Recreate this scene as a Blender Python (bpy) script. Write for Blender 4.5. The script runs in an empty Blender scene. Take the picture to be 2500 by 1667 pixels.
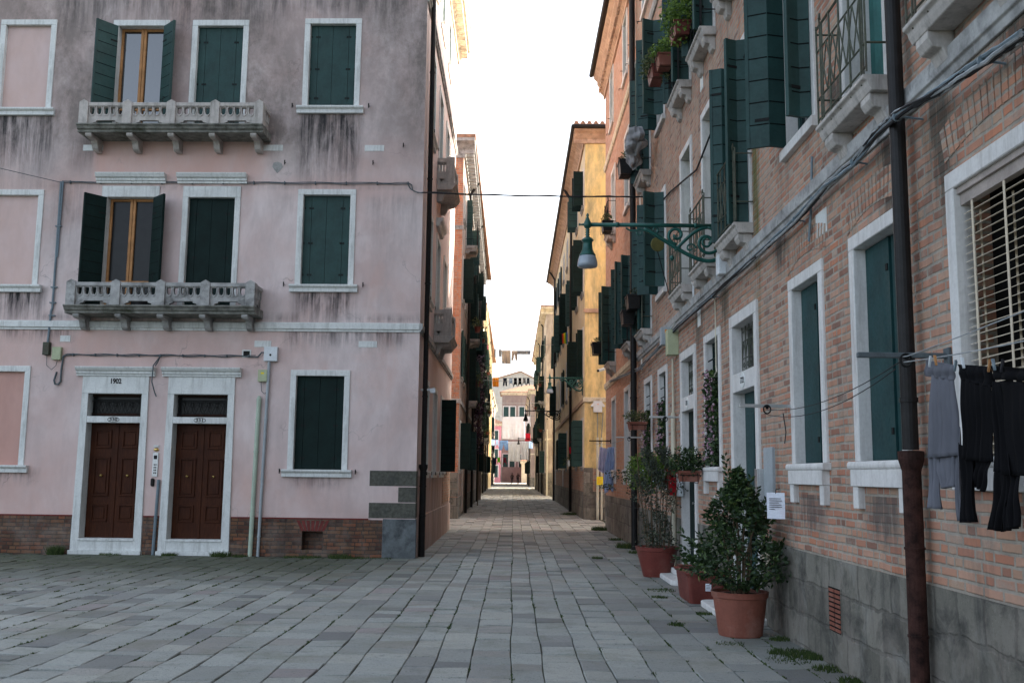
import bpy, bmesh, math, random
import numpy as np
from mathutils import Matrix, Vector
R_=math.radians
random.seed(7); rng=np.random.default_rng(7)
S=bpy.context.scene; COL=S.collection
# ---------------------------------------------------------------- camera, light
CAMH=1.55; FPX,PIT,ROL,YAW=2422.1,.133152,.011584,-.0025227
_cy,_sy=math.cos(YAW),math.sin(YAW)
_F=Vector((_sy*math.cos(PIT),_cy*math.cos(PIT),math.sin(PIT))); _R=Vector((_cy,-_sy,0)); _U=_R.cross(_F)
_R2=_R*math.cos(ROL)+_U*math.sin(ROL); _U2=_U*math.cos(ROL)-_R*math.sin(ROL)
cd=bpy.data.cameras.new('camera'); cam=bpy.data.objects.new('camera',cd); COL.objects.link(cam); S.camera=cam
cd.sensor_width=36; cd.lens=FPX/2500*36; cd.clip_start=.05; cd.clip_end=2000
cam.matrix_world=Matrix(((_R2.x,_U2.x,-_F.x,0),(_R2.y,_U2.y,-_F.y,0),(_R2.z,_U2.z,-_F.z,CAMH),(0,0,0,1)))
S.render.resolution_x=1024; S.render.resolution_y=682
S.view_settings.view_transform='Standard'; S.view_settings.look='None'; S.view_settings.gamma=1
S.view_settings.exposure=2.72
SAZ,SEL=R_(60),R_(25)          # sun: azimuth to the right of +Y, elevation
w=bpy.data.worlds.new('World'); S.world=w; w.use_nodes=True
nt=w.node_tree; sk=nt.nodes.new('ShaderNodeTexSky'); sk.sky_type='NISHITA'; sk.sun_disc=False
sk.sun_elevation=SEL; sk.sun_rotation=SAZ; sk.air_density=.55; sk.dust_density=5.0; sk.ozone_density=.2
hs_=nt.nodes.new('ShaderNodeHueSaturation'); hs_.inputs['Saturation'].default_value=.55; nt.links.new(sk.outputs[0],hs_.inputs['Color'])
tn=nt.nodes.new('ShaderNodeMix'); tn.data_type='RGBA'; tn.blend_type='MULTIPLY'; tn.inputs[0].default_value=1; tn.inputs[7].default_value=(.965,1,.985,1); nt.links.new(hs_.outputs[0],tn.inputs[6])
nt.links.new(tn.outputs[2],nt.nodes['Background'].inputs[0]); nt.nodes['Background'].inputs[1].default_value=.12
sd=bpy.data.lights.new('sun','SUN'); sun=bpy.data.objects.new('sun',sd); COL.objects.link(sun)
sd.energy=3.0; sd.angle=R_(.5); sd.color=(1,.88,.72)
sv=Vector((math.sin(SAZ)*math.cos(SEL),math.cos(SAZ)*math.cos(SEL),math.sin(SEL)))
sun.rotation_euler=sv.to_track_quat('Z','Y').to_euler()
# ---------------------------------------------------------------- object helpers
MW={}
def wm(loc=(0,0,0),rz=0): return Matrix.Translation(loc)@Matrix.Rotation(rz,4,'Z')
def tag(o,label=None,cat=None,group=None,kind=None):
    if label: o['label']=label
    if cat: o['category']=cat
    if group: o['group']=group
    if kind: o['kind']=kind
    return o
def thing(name,label,cat,loc=(0,0,0),rz=0,group=None):
    o=bpy.data.objects.new(name,None); COL.objects.link(o); W=wm(loc,rz); o.matrix_world=W; MW[o.name]=W
    o.empty_display_size=.2
    return tag(o,label,cat,group)
class MB:
    def __init__(s): s.v=[];s.f=[];s.uv={};s.c=[];s.mi=[];s.cur=0
    def add(s,vs,fs,M=None,c=None,uvs=None):
        b=len(s.v)
        if M is not None: vs=[M@Vector(p) for p in vs]
        s.v+= [tuple(p) for p in vs]; k=len(s.f)
        s.f+= [tuple(i+b for i in f) for f in fs]
        s.mi+=[s.cur]*len(fs)
        s.c+= [c]*len(fs) if not isinstance(c,list) else c
        if uvs:
            for i,u in enumerate(uvs): s.uv[k+i]=u
        return s
    def box(s,x0,x1,y0,y1,z0,z1,M=None,c=None):
        return s.add([(x0,y0,z0),(x1,y0,z0),(x1,y1,z0),(x0,y1,z0),(x0,y0,z1),(x1,y0,z1),(x1,y1,z1),(x0,y1,z1)],
            [(0,3,2,1),(4,5,6,7),(0,1,5,4),(1,2,6,5),(2,3,7,6),(3,0,4,7)],M,c)
    def prism(s,pts,ax,a,b,M=None,c=None):
        n=len(pts)
        g={'x':lambda p,t:(t,p[0],p[1]),'y':lambda p,t:(p[0],t,p[1]),'z':lambda p,t:(p[0],p[1],t)}[ax]
        vs=[g(p,a) for p in pts]+[g(p,b) for p in pts]
        fs=[tuple(range(n)),tuple(range(2*n-1,n-1,-1))]+[(i,i+n,(i+1)%n+n,(i+1)%n) for i in range(n)]
        return s.add(vs,fs,M,c)
    def tube(s,ps,r,n=8,M=None,c=None,cap=True):
        ps=[Vector(p) for p in ps]; k=len(ps)
        if isinstance(r,(int,float)): r=[r]*k
        vs=[];t0=(ps[1]-ps[0]).normalized(); a=Vector((0,0,1)) if abs(t0.z)<.9 else Vector((1,0,0))
        u=t0.cross(a).normalized()
        for i in range(k):
            t=((ps[min(i+1,k-1)]-ps[i]).normalized()+(ps[i]-ps[max(i-1,0)]).normalized()) if 0<i<k-1 else (ps[min(i+1,k-1)]-ps[max(i-1,0)])
            if t.length<1e-9: t=t0
            t=t.normalized(); u=(u-t*u.dot(t)); u=u.normalized() if u.length>1e-6 else t.orthogonal().normalized(); w_=t.cross(u)
            for j in range(n):
                q=2*math.pi*j/n; vs.append(ps[i]+(u*math.cos(q)+w_*math.sin(q))*r[i])
        fs=[(i*n+j,i*n+(j+1)%n,(i+1)*n+(j+1)%n,(i+1)*n+j) for i in range(k-1) for j in range(n)]
        if cap: fs+=[tuple(range(n-1,-1,-1)),tuple(range((k-1)*n,k*n))]
        return s.add(vs,fs,M,c)
    def lathe(s,pr,cx=0,cy=0,n=24,M=None,c=None,sx=1,sy=1):
        vs=[(cx+sx*r*math.cos(2*math.pi*j/n),cy+sy*r*math.sin(2*math.pi*j/n),z) for r,z in pr for j in range(n)]
        k=len(pr)
        fs=[(i*n+j,i*n+(j+1)%n,(i+1)*n+(j+1)%n,(i+1)*n+j) for i in range(k-1) for j in range(n)]
        fs+=[tuple(range(n-1,-1,-1)),tuple(range((k-1)*n,k*n))]
        return s.add(vs,fs,M,c)
    def wall(s,u0,u1,z0,z1,holes=(),th=.25,M=None,step=None,cf=None,uo=0):
        us={u0,u1};zs={z0,z1}
        for h in holes: us|={h[0],h[1]}; zs|={h[2],h[3]}
        us=sorted(x for x in us if u0<=x<=u1); zs=sorted(x for x in zs if z0<=x<=z1)
        def sub(a):
            if not step: return a
            o=[]
            for p,q in zip(a,a[1:]):
                n=max(1,int(round((q-p)/step))); o+=[p+(q-p)*i/n for i in range(n)]
            return o+[a[-1]]
        us=sub(us);zs=sub(zs); nu,nz=len(us),len(zs)
        vs=[(u,0,z) for z in zs for u in us]
        fs=[];uv=[];cs=[]
        for j in range(nz-1):
            for i in range(nu-1):
                uc=(us[i]+us[i+1])/2;zc=(zs[j]+zs[j+1])/2
                if any(h[0]<uc<h[1] and h[2]<zc<h[3] for h in holes): continue
                fs.append((j*nu+i,j*nu+i+1,(j+1)*nu+i+1,(j+1)*nu+i)); uv.append([(us[i]+uo,zs[j]),(us[i+1]+uo,zs[j]),(us[i+1]+uo,zs[j+1]),(us[i]+uo,zs[j+1])])
                cs.append([cf(us[a],zs[b]) for a,b in((i,j),(i+1,j),(i+1,j+1),(i,j+1))] if cf else None)
        s.add(vs,fs,M,cs,uv)
        for a,b,c0,d in holes:
            s.add([(a,0,c0),(b,0,c0),(b,0,d),(a,0,d),(a,th,c0),(b,th,c0),(b,th,d),(a,th,d)],[(0,4,5,1),(1,5,6,2),(2,6,7,3),(3,7,4,0)],M,None,
              [[(a+uo,c0),(a+uo,c0-th),(b+uo,c0-th),(b+uo,c0)],[(b+uo,c0),(b+uo+th,c0),(b+uo+th,d),(b+uo,d)],[(b+uo,d),(b+uo,d+th),(a+uo,d+th),(a+uo,d)],[(a+uo,d),(a+uo-th,d),(a+uo-th,c0),(a+uo,c0)]])
        return s
    def build(s,name,mat,parent=None,W=None,bevel=0,smooth=False,label=None,shadecol=None,sub=0):
        me=bpy.data.meshes.new(name); me.from_pydata(s.v,[],s.f)
        nl=len(me.loops)
        V=np.array(s.v,dtype=float)
        UV=np.zeros((nl,2)); CC=None
        if any(c is not None for c in s.c): CC=np.zeros((nl,4)); CC[:,3]=1
        li=0
        for k,f in enumerate(s.f):
            n=len(f)
            if k in s.uv: UV[li:li+n]=s.uv[k]
            else:
                p=V[list(f[:3])]; nn=np.abs(np.cross(p[1]-p[0],p[2]-p[0])); q=V[list(f)]; a=int(nn.argmax())
                UV[li:li+n]=q[:,[1,2]] if a==0 else (q[:,[0,2]] if a==1 else q[:,[0,1]])
            if CC is not None and s.c[k] is not None:
                c=s.c[k]
                if isinstance(c,(list,)):
                    for i in range(n): CC[li+i,:3]=c[i]
                else: CC[li:li+n,:3]=c if hasattr(c,'__len__') else (c,c,c)
            li+=n
        ul=me.uv_layers.new(name='UVMap'); ul.data.foreach_set('uv',UV.ravel())
        if CC is not None:
            ca=me.color_attributes.new('tone','FLOAT_COLOR','CORNER'); ca.data.foreach_set('color',CC.ravel())
        for m_ in (mat if isinstance(mat,list) else [mat]): me.materials.append(m_)
        if isinstance(mat,list): me.polygons.foreach_set('material_index',s.mi)
        if len(s.f)<60000:
            bm=bmesh.new(); bm.from_mesh(me); bmesh.ops.recalc_face_normals(bm,faces=bm.faces); bm.to_mesh(me); bm.free()
        if smooth: me.polygons.foreach_set('use_smooth',[True]*len(me.polygons))
        me.update()
        o=bpy.data.objects.new(name,me); COL.objects.link(o)
        if W is None: W=MW[parent.name].copy() if parent is not None else Matrix()
        MW[o.name]=W
        if parent is not None: o.parent=parent; o.matrix_local=MW[parent.name].inverted()@W
        else: o.matrix_world=W
        if bevel:
            b=o.modifiers.new('bevel','BEVEL'); b.width=bevel; b.segments=1; b.limit_method='ANGLE'; b.angle_limit=R_(40)
        if label: o['label']=label
        return o
def copy_tree(o,M,label=None,parent=None):          # copy a thing with its parts, moved by world matrix M
    c=o.copy(); COL.objects.link(c); MW[c.name]=M@MW[o.name]
    if parent is None: c.matrix_world=MW[c.name]
    else: c.parent=parent
    if label: c['label']=label
    for ch in list(o.children): copy_tree(ch,M,None,c)
    return c
# pixel of the photograph -> point on a real vertical plane x=X or y=Y
def ray(x,y): return _R2*((x-1250)/FPX)-_U2*((y-833.5)/FPX)+_F
def onX(x,y,X):
    d=ray(x,y); p=d*(X/d.x); return Vector((p.x,p.y,p.z+CAMH))
def onY(x,y,Y):
    d=ray(x,y); p=d*(Y/d.y); return Vector((p.x,p.y,p.z+CAMH))
# ---------------------------------------------------------------- materials
class NT:
    def __init__(s,name):
        s.m=bpy.data.materials.new(name); s.m.use_nodes=True; s.t=s.m.node_tree; s.b=s.t.nodes['Principled BSDF']
    def n(s,ty,**k):
        nd=s.t.nodes.new('ShaderNode'+ty)
        for a,v in k.items():
            if a.startswith('_'): setattr(nd,a[1:],v)
            else:
                key=int(a[1:]) if a[0]=='i' and a[1:].isdigit() else a.replace('_',' ')
                s.set(nd.inputs[key],v)
        return nd
    def set(s,inp,v):
        if isinstance(v,bpy.types.NodeSocket): s.t.links.new(v,inp)
        elif isinstance(v,bpy.types.Node): s.t.links.new(v.outputs[0],inp)
        else:
            if hasattr(v,'__len__') and len(v)==3 and inp.type=='RGBA': v=(*v,1)
            inp.default_value=v
    def math(s,op,a,b=0,c=None,cl=False):
        nd=s.n('Math',_operation=op,_use_clamp=cl,i0=a,i1=b)
        if c is not None: s.set(nd.inputs[2],c)
        return nd.outputs[0]
    def mix(s,f,a,b,bl='MIX'):
        nd=s.n('Mix',_data_type='RGBA',_blend_type=bl); s.set(nd.inputs[0],f); s.set(nd.inputs[6],a); s.set(nd.inputs[7],b); return nd.outputs[2]
    def noise(s,sc,vec=None,det=4,ro=.6,dist=0):
        nd=s.n('TexNoise',Scale=sc,Detail=det,Roughness=ro,Distortion=dist)
        if vec is not None: s.set(nd.inputs['Vector'],vec)
        return nd.outputs['Fac']
    def ramp(s,f,a,b,x0=0,x1=1):
        nd=s.n('MapRange',Value=f,i1=a,i2=b,i3=x0,i4=x1); return nd.outputs[0]
    def obj(s): return s.n('TexCoord').outputs['Object']
    def uv(s): return s.n('TexCoord').outputs['UV']
    def map(s,v,sc): return s.n('Mapping',Vector=v,Scale=sc).outputs[0]
    def out(s,col,rough=.8,bump=None,bs=.2,bd=.01,metal=0,spec=None):
        s.set(s.b.inputs['Base Color'],col); s.set(s.b.inputs['Roughness'],rough); s.b.inputs['Metallic'].default_value=metal
        if spec is not None: s.b.inputs['Specular IOR Level'].default_value=spec
        if bump is not None:
            bn=s.n('Bump',Strength=bs,Distance=bd,Height=bump); s.t.links.new(bn.outputs[0],s.b.inputs['Normal'])
        return s.m
def simple(name,col,rough=.7,metal=0,var=.25,sc=6,bump=.15,spec=None,dirt=None,streak=False):
    t=NT(name); o=t.obj(); f=t.noise(sc,o,5,.65); g=t.noise(sc*9,o,3)
    dk=tuple(c*(1-var) for c in col); lt=tuple(min(1,c*(1+var)) for c in col)
    c=t.mix(t.ramp(f,.3,.7),dk,lt)
    c=t.mix(t.ramp(g,.45,.8,0,.35),c,tuple(x*.6 for x in col))
    if dirt:
        d=t.noise(3,t.map(o,(4,4,.5)) if streak else o,5,.7)
        c=t.mix(t.ramp(d,.5,.72,0,.85),c,dirt)
    return t.out(c,t.ramp(g,.2,.8,rough-.08,min(1,rough+.08)),g,bump,.004,metal,spec if spec is not None else (.18 if metal==0 else .5))
def plaster(name,base,light,grey,dark=(.05,.045,.045),k=.5,attr=False,rust=None,ks=1.0,bot=None):
    t=NT(name); o=t.obj()
    a=t.noise(.55,o,6,.62,.3); b=t.noise(2.2,t.map(o,(1,1,.35)),6,.7,.2); st=t.noise(1.0,t.map(o,(5,5,.35)),5,.7); f=t.noise(38,o,3)
    c=t.mix(t.ramp(a,.38,.62),base,light); c=t.mix(t.ramp(b,.42,.66,0,k*1.25),c,tuple(q*.9 for q in grey))
    c=t.mix(t.ramp(st,.52,.78,0,k*.7*ks),c,dark)
    sp=t.noise(9,o,5,.8); c=t.mix(t.ramp(sp,.6,.8,0,.25),c,grey)
    if rust: c=t.mix(t.ramp(t.noise(.9,t.map(o,(1,1,.5)),5,.65,.5),.55,.75,0,.6),c,rust)
    if attr:
        at=t.n('VertexColor',_layer_name='tone'); se=t.n('SeparateColor',Color=at.outputs[0])
        r,g,bb=se.outputs[0],se.outputs[1],se.outputs[2]
        n1=t.noise(1.6,t.map(o,(1,1,.55)),7,.72,.4); n2=t.noise(1.3,t.map(o,(7,7,.4)),6,.75); n3=t.noise(5,t.map(o,(1,1,.8)),6,.75)
        gm=t.math('MULTIPLY',g,t.ramp(t.math('ADD',t.math('MULTIPLY',n1,.65),t.math('MULTIPLY',n3,.35)),.36,.56,.3,1.0),cl=True)
        c=t.mix(gm,c,(.22,.185,.168))
        c=t.mix(t.math('MULTIPLY',bb,t.ramp(n1,.3,.65,.35,1)),c,rust or (.5,.27,.21))
        n4=t.noise(2.2,t.map(o,(1.2,1.2,.5)),6,.7,.6)
        c=t.mix(t.math('MULTIPLY',t.math('MULTIPLY',r,t.ramp(n2,.40,.60)),t.ramp(n4,.3,.55,.5,1.3)),c,(.022,.022,.024))
        c=t.mix(t.math('MULTIPLY',r,t.ramp(n4,.45,.7,0,.85),cl=True),c,(.075,.07,.07))
        c=t.mix(t.math('MULTIPLY',g,t.ramp(t.noise(14,t.map(o,(1,1,.6)),6,.8),.52,.72,0,.35)),c,(.42,.35,.32))
    if attr:
        wv=t.n('TexNoise',Scale=2.5,Detail=4,Vector=o); mp=t.n('VectorMath',_operation='ADD',i0=o,i1=wv.outputs['Color']).outputs[0]
        vo=t.n('TexVoronoi',_feature='DISTANCE_TO_EDGE',Scale=.55,Vector=mp)
        ck=t.math('MULTIPLY',t.ramp(vo.outputs['Distance'],0.0,.009,1,0),t.ramp(t.noise(.7,o,3),.5,.6),cl=True); c=t.mix(t.math('MULTIPLY',ck,.45),c,(.12,.10,.095))
    return t.out(c,.9,t.math('ADD',t.math('MULTIPLY',b,.6),t.math('MULTIPLY',f,.25)),.35,.012,spec=.25)
def brick(name,cols,mortar,L=.26,Hh=.078,mj=.011,dirtk=.5,wob=.012,plast=None,moss=False,pl_k=.0,split=.45,dcol=(.07,.065,.06),speck=.25,blotch=0,runs=()):
    t=NT(name); uv=t.uv()
    wb=t.n('TexNoise',Scale=3.0,Detail=3,Vector=uv); 
    wv=t.n('VectorMath',_operation='SCALE'); t.set(wv.inputs[0],t.n('VectorMath',_operation='SUBTRACT',i0=wb.outputs['Color'],i1=(.5,.5,.5)).outputs[0]); wv.inputs['Scale'].default_value=wob*2
    w2=t.n('TexNoise',Scale=28,Detail=2,Vector=uv); wv2=t.n('VectorMath',_operation='SCALE'); t.set(wv2.inputs[0],t.n('VectorMath',_operation='SUBTRACT',i0=w2.outputs['Color'],i1=(.5,.5,.5)).outputs[0]); wv2.inputs['Scale'].default_value=min(wob,.02)
    p=t.n('VectorMath',_operation='ADD',i0=t.n('VectorMath',_operation='ADD',i0=uv,i1=wv.outputs[0]).outputs[0],i1=wv2.outputs[0]).outputs[0]
    sx=t.n('SeparateXYZ',Vector=p); u,v=sx.outputs[0],sx.outputs[1]
    rv=t.math('DIVIDE',v,Hh); row=t.math('FLOOR',rv); fv=t.math('SUBTRACT',rv,row)
    rr=t.n('TexWhiteNoise',_noise_dimensions='1D',W=row).outputs['Value']
    ru=t.math('ADD',t.math('ADD',t.math('DIVIDE',u,L),t.math('MULTIPLY',row,.5)),t.math('MULTIPLY',rr,.3)); cl=t.math('FLOOR',ru); fu=t.math('SUBTRACT',ru,cl)
    cid=t.n('CombineXYZ',X=cl,Y=row).outputs[0]
    h1=t.n('TexWhiteNoise',_noise_dimensions='2D',Vector=cid).outputs['Value']
    sp=t.math('LESS_THAN',h1,split)                       # split into two headers
    f2=t.math('MULTIPLY',fu,2); half=t.math('FLOOR',f2); fs=t.math('SUBTRACT',f2,half)
    fu2=t.math('ADD',t.math('MULTIPLY',sp,fs),t.math('MULTIPLY',t.math('SUBTRACT',1,sp),fu))
    wd=t.math('MULTIPLY',L,t.math('SUBTRACT',1,t.math('MULTIPLY',sp,.5)))
    cid2=t.n('CombineXYZ',X=t.math('ADD',cl,t.math('MULTIPLY',t.math('MULTIPLY',half,sp),.37)),Y=row,Z=3.1).outputs[0]
    wn=t.n('TexWhiteNoise',_noise_dimensions='3D',Vector=cid2); h2=wn.outputs['Value']; hs=t.n('SeparateColor',Color=wn.outputs['Color'])
    du=t.math('MULTIPLY',t.math('MINIMUM',fu2,t.math('SUBTRACT',1,fu2)),wd)
    dv=t.math('MULTIPLY',t.math('MINIMUM',fv,t.math('SUBTRACT',1,fv)),Hh)
    d=t.math('MINIMUM',du,dv)
    face=t.ramp(d,mj*.45,mj*.95)
    cr=t.n('ValToRGB'); cr.color_ramp.interpolation='LINEAR'; e=cr.color_ramp.elements
    n=len(cols)
    while len(e)<n: e.new(.5)
    for i,cc in enumerate(cols): e[i].position=i/(n-1); e[i].color=(*cc,1)
    t.set(cr.inputs[0],h2)
    o=t.obj(); g=t.noise(22,o,5,.7); big=t.noise(.8,o,5,.65,.3)
    c=t.mix(t.ramp(g,.35,.75,0,.45),cr.outputs[0],tuple(x*.62 for x in cols[n//2])); c=t.mix(t.ramp(t.noise(60,o,3,.8),.58,.72,0,speck),c,tuple(x*.3 for x in cols[n//2])); c=t.mix(t.ramp(t.noise(45,o,3,.8),.6,.75,0,speck*.7),c,tuple(min(1,x*1.6) for x in cols[n//2]))
    mcol=t.mix(t.ramp(t.noise(5,o,4),.35,.7),mortar,tuple(x*.62 for x in mortar))
    # mortar smeared over some bricks
    face=t.math('MULTIPLY',face,t.ramp(t.math('ADD',t.math('MULTIPLY',t.noise(7,o,4,.7),.6),t.math('MULTIPLY',hs.outputs[1],.35)),.56,.72,1,.3))
    mcol=t.mix(t.ramp(t.noise(30,o,3,.8),.55,.7,0,.5),mcol,tuple(x*.45 for x in mortar)); c=t.mix(face,mcol,c)
    if plast: c=t.mix(t.ramp(big,.5-pl_k*.2,.56,0,1) if pl_k else 0,c,plast)
    sd=t.noise(1.2,t.map(o,(3.2,3.2,.45)),6,.72,.3)
    c=t.mix(t.ramp(sd,.5,.74,0,dirtk),c,dcol)
    c=t.mix(t.ramp(t.noise(1.4,o,5,.7),.46,.75,0,dirtk*.7),c,(.28,.245,.215))
    if runs:
        so=t.n('SeparateXYZ',Vector=o); nz=t.noise(1.5,t.map(o,(9,9,.8)),5,.75)
        for x0,hw,za,zb,cc in runs:
            m=t.math('SUBTRACT',1,t.math('DIVIDE',t.math('ABSOLUTE',t.math('SUBTRACT',so.outputs[0],x0)),hw),cl=True)
            m=t.math('MULTIPLY',m,t.ramp(so.outputs[2],za,za+(zb-za)*.6)); m=t.math('MULTIPLY',m,t.math('LESS_THAN',so.outputs[2],zb))
            m=t.math('MULTIPLY',t.math('MULTIPLY',m,2.0),t.ramp(nz,.3,.6),cl=True)
            c=t.mix(t.math('MULTIPLY',m,.85),c,cc)
    if blotch: c=t.mix(t.ramp(t.noise(2.6,o,6,.7,.4),.48,.66,0,blotch),c,(.05,.05,.045)); c=t.mix(t.ramp(t.noise(1.7,o,6,.7,.4),.52,.7,0,blotch*.6),c,(.30,.30,.275))
    if moss: c=t.mix(t.ramp(t.noise(1.6,t.map(o,(3,3,.3)),5,.7),.6,.7,0,.5),c,(.07,.075,.02))
    return t.out(c,.92,t.math('ADD',t.math('MULTIPLY',face,.8),t.math('MULTIPLY',g,.35)),.7,.012,spec=.2)
def blocks(name,c1,c2,joint,L=.7,Hh=.36,mj=.014,var=.4,dark=(.04,.04,.04),wb=.035,dk=.65):
    return brick(name,[tuple(x*.65 for x in c1),c1,c2,c1,tuple(x*1.15 for x in c2)],joint,L,Hh,mj,dk,wb,split=.4,dcol=dark,speck=.75,blotch=.85)
M={}
M['white']=simple('istrian_stone',(.68,.7,.68),.75,var=.1,sc=3,dirt=(.42,.43,.41),streak=True)
M['white_clean']=simple('pale_stone',(.64,.63,.61),.7,var=.1,sc=4,dirt=(.42,.4,.38),streak=True)
M['palebal']=simple('grey_balcony_stone',(.47,.44,.41),.85,var=.2,sc=5,dirt=(.22,.21,.19),streak=True)
M['oldstone']=simple('weathered_stone',(.36,.36,.35),.9,var=.35,sc=5,dirt=(.07,.07,.07),bump=.4)
M['mossstone']=simple('mossy_stone',(.2,.2,.18),.95,var=.5,sc=7,dirt=(.035,.04,.02),bump=.5)
M['quoin']=simple('rough_grey_stone',(.10,.10,.083),.95,var=.4,sc=16,dirt=(.05,.05,.05),bump=.8)
M['cornerstone']=simple('polished_grey_stone',(.125,.14,.145),.85,var=.45,sc=4,dirt=(.015,.015,.017),bump=.4)
M['pink']=plaster('pink_plaster',(.60,.455,.425),(.71,.61,.59),(.49,.40,.385),k=.4,attr=True,rust=(.62,.39,.33),ks=.25)
M['pinkside']=plaster('pink_plaster_side',(.60,.475,.44),(.68,.56,.53),(.48,.39,.37),k=.4,rust=(.54,.38,.33),ks=.35)
M['dirtpink']=plaster('dirty_pink_plaster',(.38,.29,.26),(.46,.36,.33),(.24,.2,.185),k=.6,rust=(.32,.19,.15),ks=1)
M['blind']=plaster('blind_window_plaster',(.6,.43,.38),(.66,.52,.5),(.52,.39,.36),k=.3,ks=.1)
M['blindsalmon']=plaster('salmon_plaster',(.52,.30,.25),(.58,.36,.31),(.45,.28,.25),k=.3,ks=.2)
M['yellow']=plaster('ochre_plaster',(.78,.56,.22),(.82,.64,.32),(.40,.33,.17),dark=(.13,.10,.05),k=.8,ks=.9)
M['yellow2']=plaster('ochre_plaster_side',(.74,.56,.32),(.76,.62,.42),(.5,.42,.28),k=.4,ks=.4)
M['cream']=plaster('cream_plaster',(.72,.58,.38),(.75,.66,.5),(.5,.42,.3),k=.4,ks=.6)
M['ltgreige']=plaster('pale_greige_plaster',(.5,.45,.38),(.58,.52,.44),(.3,.26,.22),k=.6,ks=.9)
M['greige']=plaster('greige_plaster',(.42,.35,.28),(.5,.43,.35),(.25,.2,.17),k=.7,ks=1)
M['mauve']=plaster('mauve_plaster',(.27,.2,.18),(.32,.25,.22),(.2,.16,.15),k=.4,ks=.5)
M['palestone']=plaster('pale_church_stone',(.5,.48,.43),(.58,.56,.5),(.36,.35,.32),k=.4,ks=.4)
M['rosehouse']=plaster('rose_plaster',(.6,.2,.25),(.6,.28,.32),(.4,.2,.2),k=.3,ks=.4)
M['darkside']=plaster('dark_plaster',(.3,.22,.19),(.38,.3,.26),(.15,.12,.1),k=.8,ks=1.1)
BR=[(.20,.11,.085),(.42,.18,.115),(.47,.245,.165),(.50,.30,.215),(.42,.28,.195),(.50,.20,.115)]
M['brick']=brick('old_brick',BR,(.40,.36,.30),L=.235,Hh=.068,mj=.0145,dirtk=.5,split=.3,wob=.010,speck=.14,runs=[(-10.85,.2,2.6,6.6,(.10,.10,.025)),(-7.0,.28,3.2,4.1,(.05,.045,.04)),(-6.1,.3,3.0,4.1,(.06,.055,.045)),(-6.7,.25,4.2,5.4,(.07,.06,.05)),(-9.9,.35,3.5,4.1,(.06,.055,.05)),(-12.6,.4,3.3,4.1,(.08,.07,.05)),(-8.1,.35,4.1,4.9,(.07,.06,.05)),(-5.0,.5,3.55,4.1,(.06,.055,.045)),(-14.4,.5,3.2,4.1,(.09,.08,.065)),(-16.9,.5,3.4,4.1,(.09,.08,.065)),(-9.1,.5,1.0,1.4,(.12,.09,.08)),(-7.3,.5,1.0,1.42,(.11,.09,.08))])
M['orange']=brick('orange_brick',[(.42,.19,.12),(.52,.27,.17),(.54,.3,.2),(.58,.35,.25),(.48,.26,.18)],(.48,.36,.29),dirtk=.22,mj=.009)
M['brickfront']=brick('red_brick',[(.42,.13,.06),(.56,.2,.1),(.6,.25,.13),(.5,.17,.08),(.56,.26,.16)],(.42,.33,.27),dirtk=.4,mj=.013)
M['darkbrick']=brick('damp_brick',[(.05,.03,.026),(.14,.06,.04),(.2,.105,.06),(.11,.07,.05),(.25,.095,.05)],(.075,.06,.05),L=.26,Hh=.07,dirtk=.75,moss=True,wob=.016)
M['plinthR']=blocks('grey_plinth_blocks',(.15,.142,.118),(.2,.19,.16),(.15,.14,.12),L=.7,Hh=.3,mj=.02,wb=.07,dk=.85)
M['plinthY']=blocks('stone_plinth_blocks',(.2,.185,.155),(.26,.24,.2),(.12,.11,.1),L=.8,Hh=.42)
M['redpaint']=simple('oxblood_paint',(.16,.035,.03),.6,var=.3)
M['green']=simple('dark_green_paint',(.014,.05,.046),.6,var=.3,sc=3,bump=.1,spec=.35,dirt=(.02,.055,.05),streak=True)
M['greend']=simple('deep_green_paint',(.006,.018,.016),.65,var=.3,sc=3,bump=.1,spec=.15)
M['teal']=simple('blue_green_paint',(.008,.045,.047),.5,var=.3,sc=3,bump=.1,spec=.3,dirt=(.02,.06,.058),streak=True)
M['tealg']=simple('dull_teal_paint',(.03,.12,.11),.55,var=.3,sc=3,bump=.1)
M['olive']=simple('olive_paint',(.1,.1,.035),.6,var=.3,sc=3,bump=.1)
M['gap_shade']=simple('gap_shade_black',(.004,.006,.006),.9)  # black strips and backings standing in for shade in the gaps between boards
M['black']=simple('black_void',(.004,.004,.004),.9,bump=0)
M['blackpipe']=simple('dark_pipe_paint',(.016,.015,.015),.42,var=.3,sc=8)
M['iron']=simple('wrought_iron',(.010,.011,.011),.7,0,var=.4,sc=20,spec=.2)
M['irongreen']=simple('aged_green_iron',(.075,.085,.06),.7,.2,var=.4,sc=20,dirt=(.05,.03,.02))
M['rust']=simple('rusted_iron',(.04,.017,.013),.85,0,var=.8,sc=12,spec=.2,dirt=(.02,.016,.015),bump=.4)
M['lampgreen']=simple('lamp_green_paint',(.008,.085,.07),.32,.2,var=.3,sc=8)
M['grey']=simple('grey_plastic',(.36,.4,.42),.5,var=.12,sc=5)
M['bluegrey']=simple('blue_grey_conduit',(.17,.22,.25),.5,var=.2,sc=5)
M['cable']=simple('cable_sheath',(.1,.12,.13),.6,var=.3,sc=12)
M['cabledark']=simple('dark_cable',(.02,.021,.023),.6,var=.3)
M['cablepale']=simple('pale_cable',(.3,.32,.33),.6,var=.3,sc=12)
M['palegreen']=simple('pale_green_plastic',(.42,.5,.4),.5,var=.12)
M['beigepipe']=simple('cream_conduit',(.6,.56,.44),.5,var=.12,dirt=(.3,.28,.2))
M['meter']=simple('meter_green',(.42,.46,.3),.55,var=.12)
M['whitepl']=simple('white_plastic',(.66,.7,.72),.45,var=.08)
M['wood']=simple('golden_wood',(.42,.21,.085),.55,var=.25,sc=4)
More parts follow.
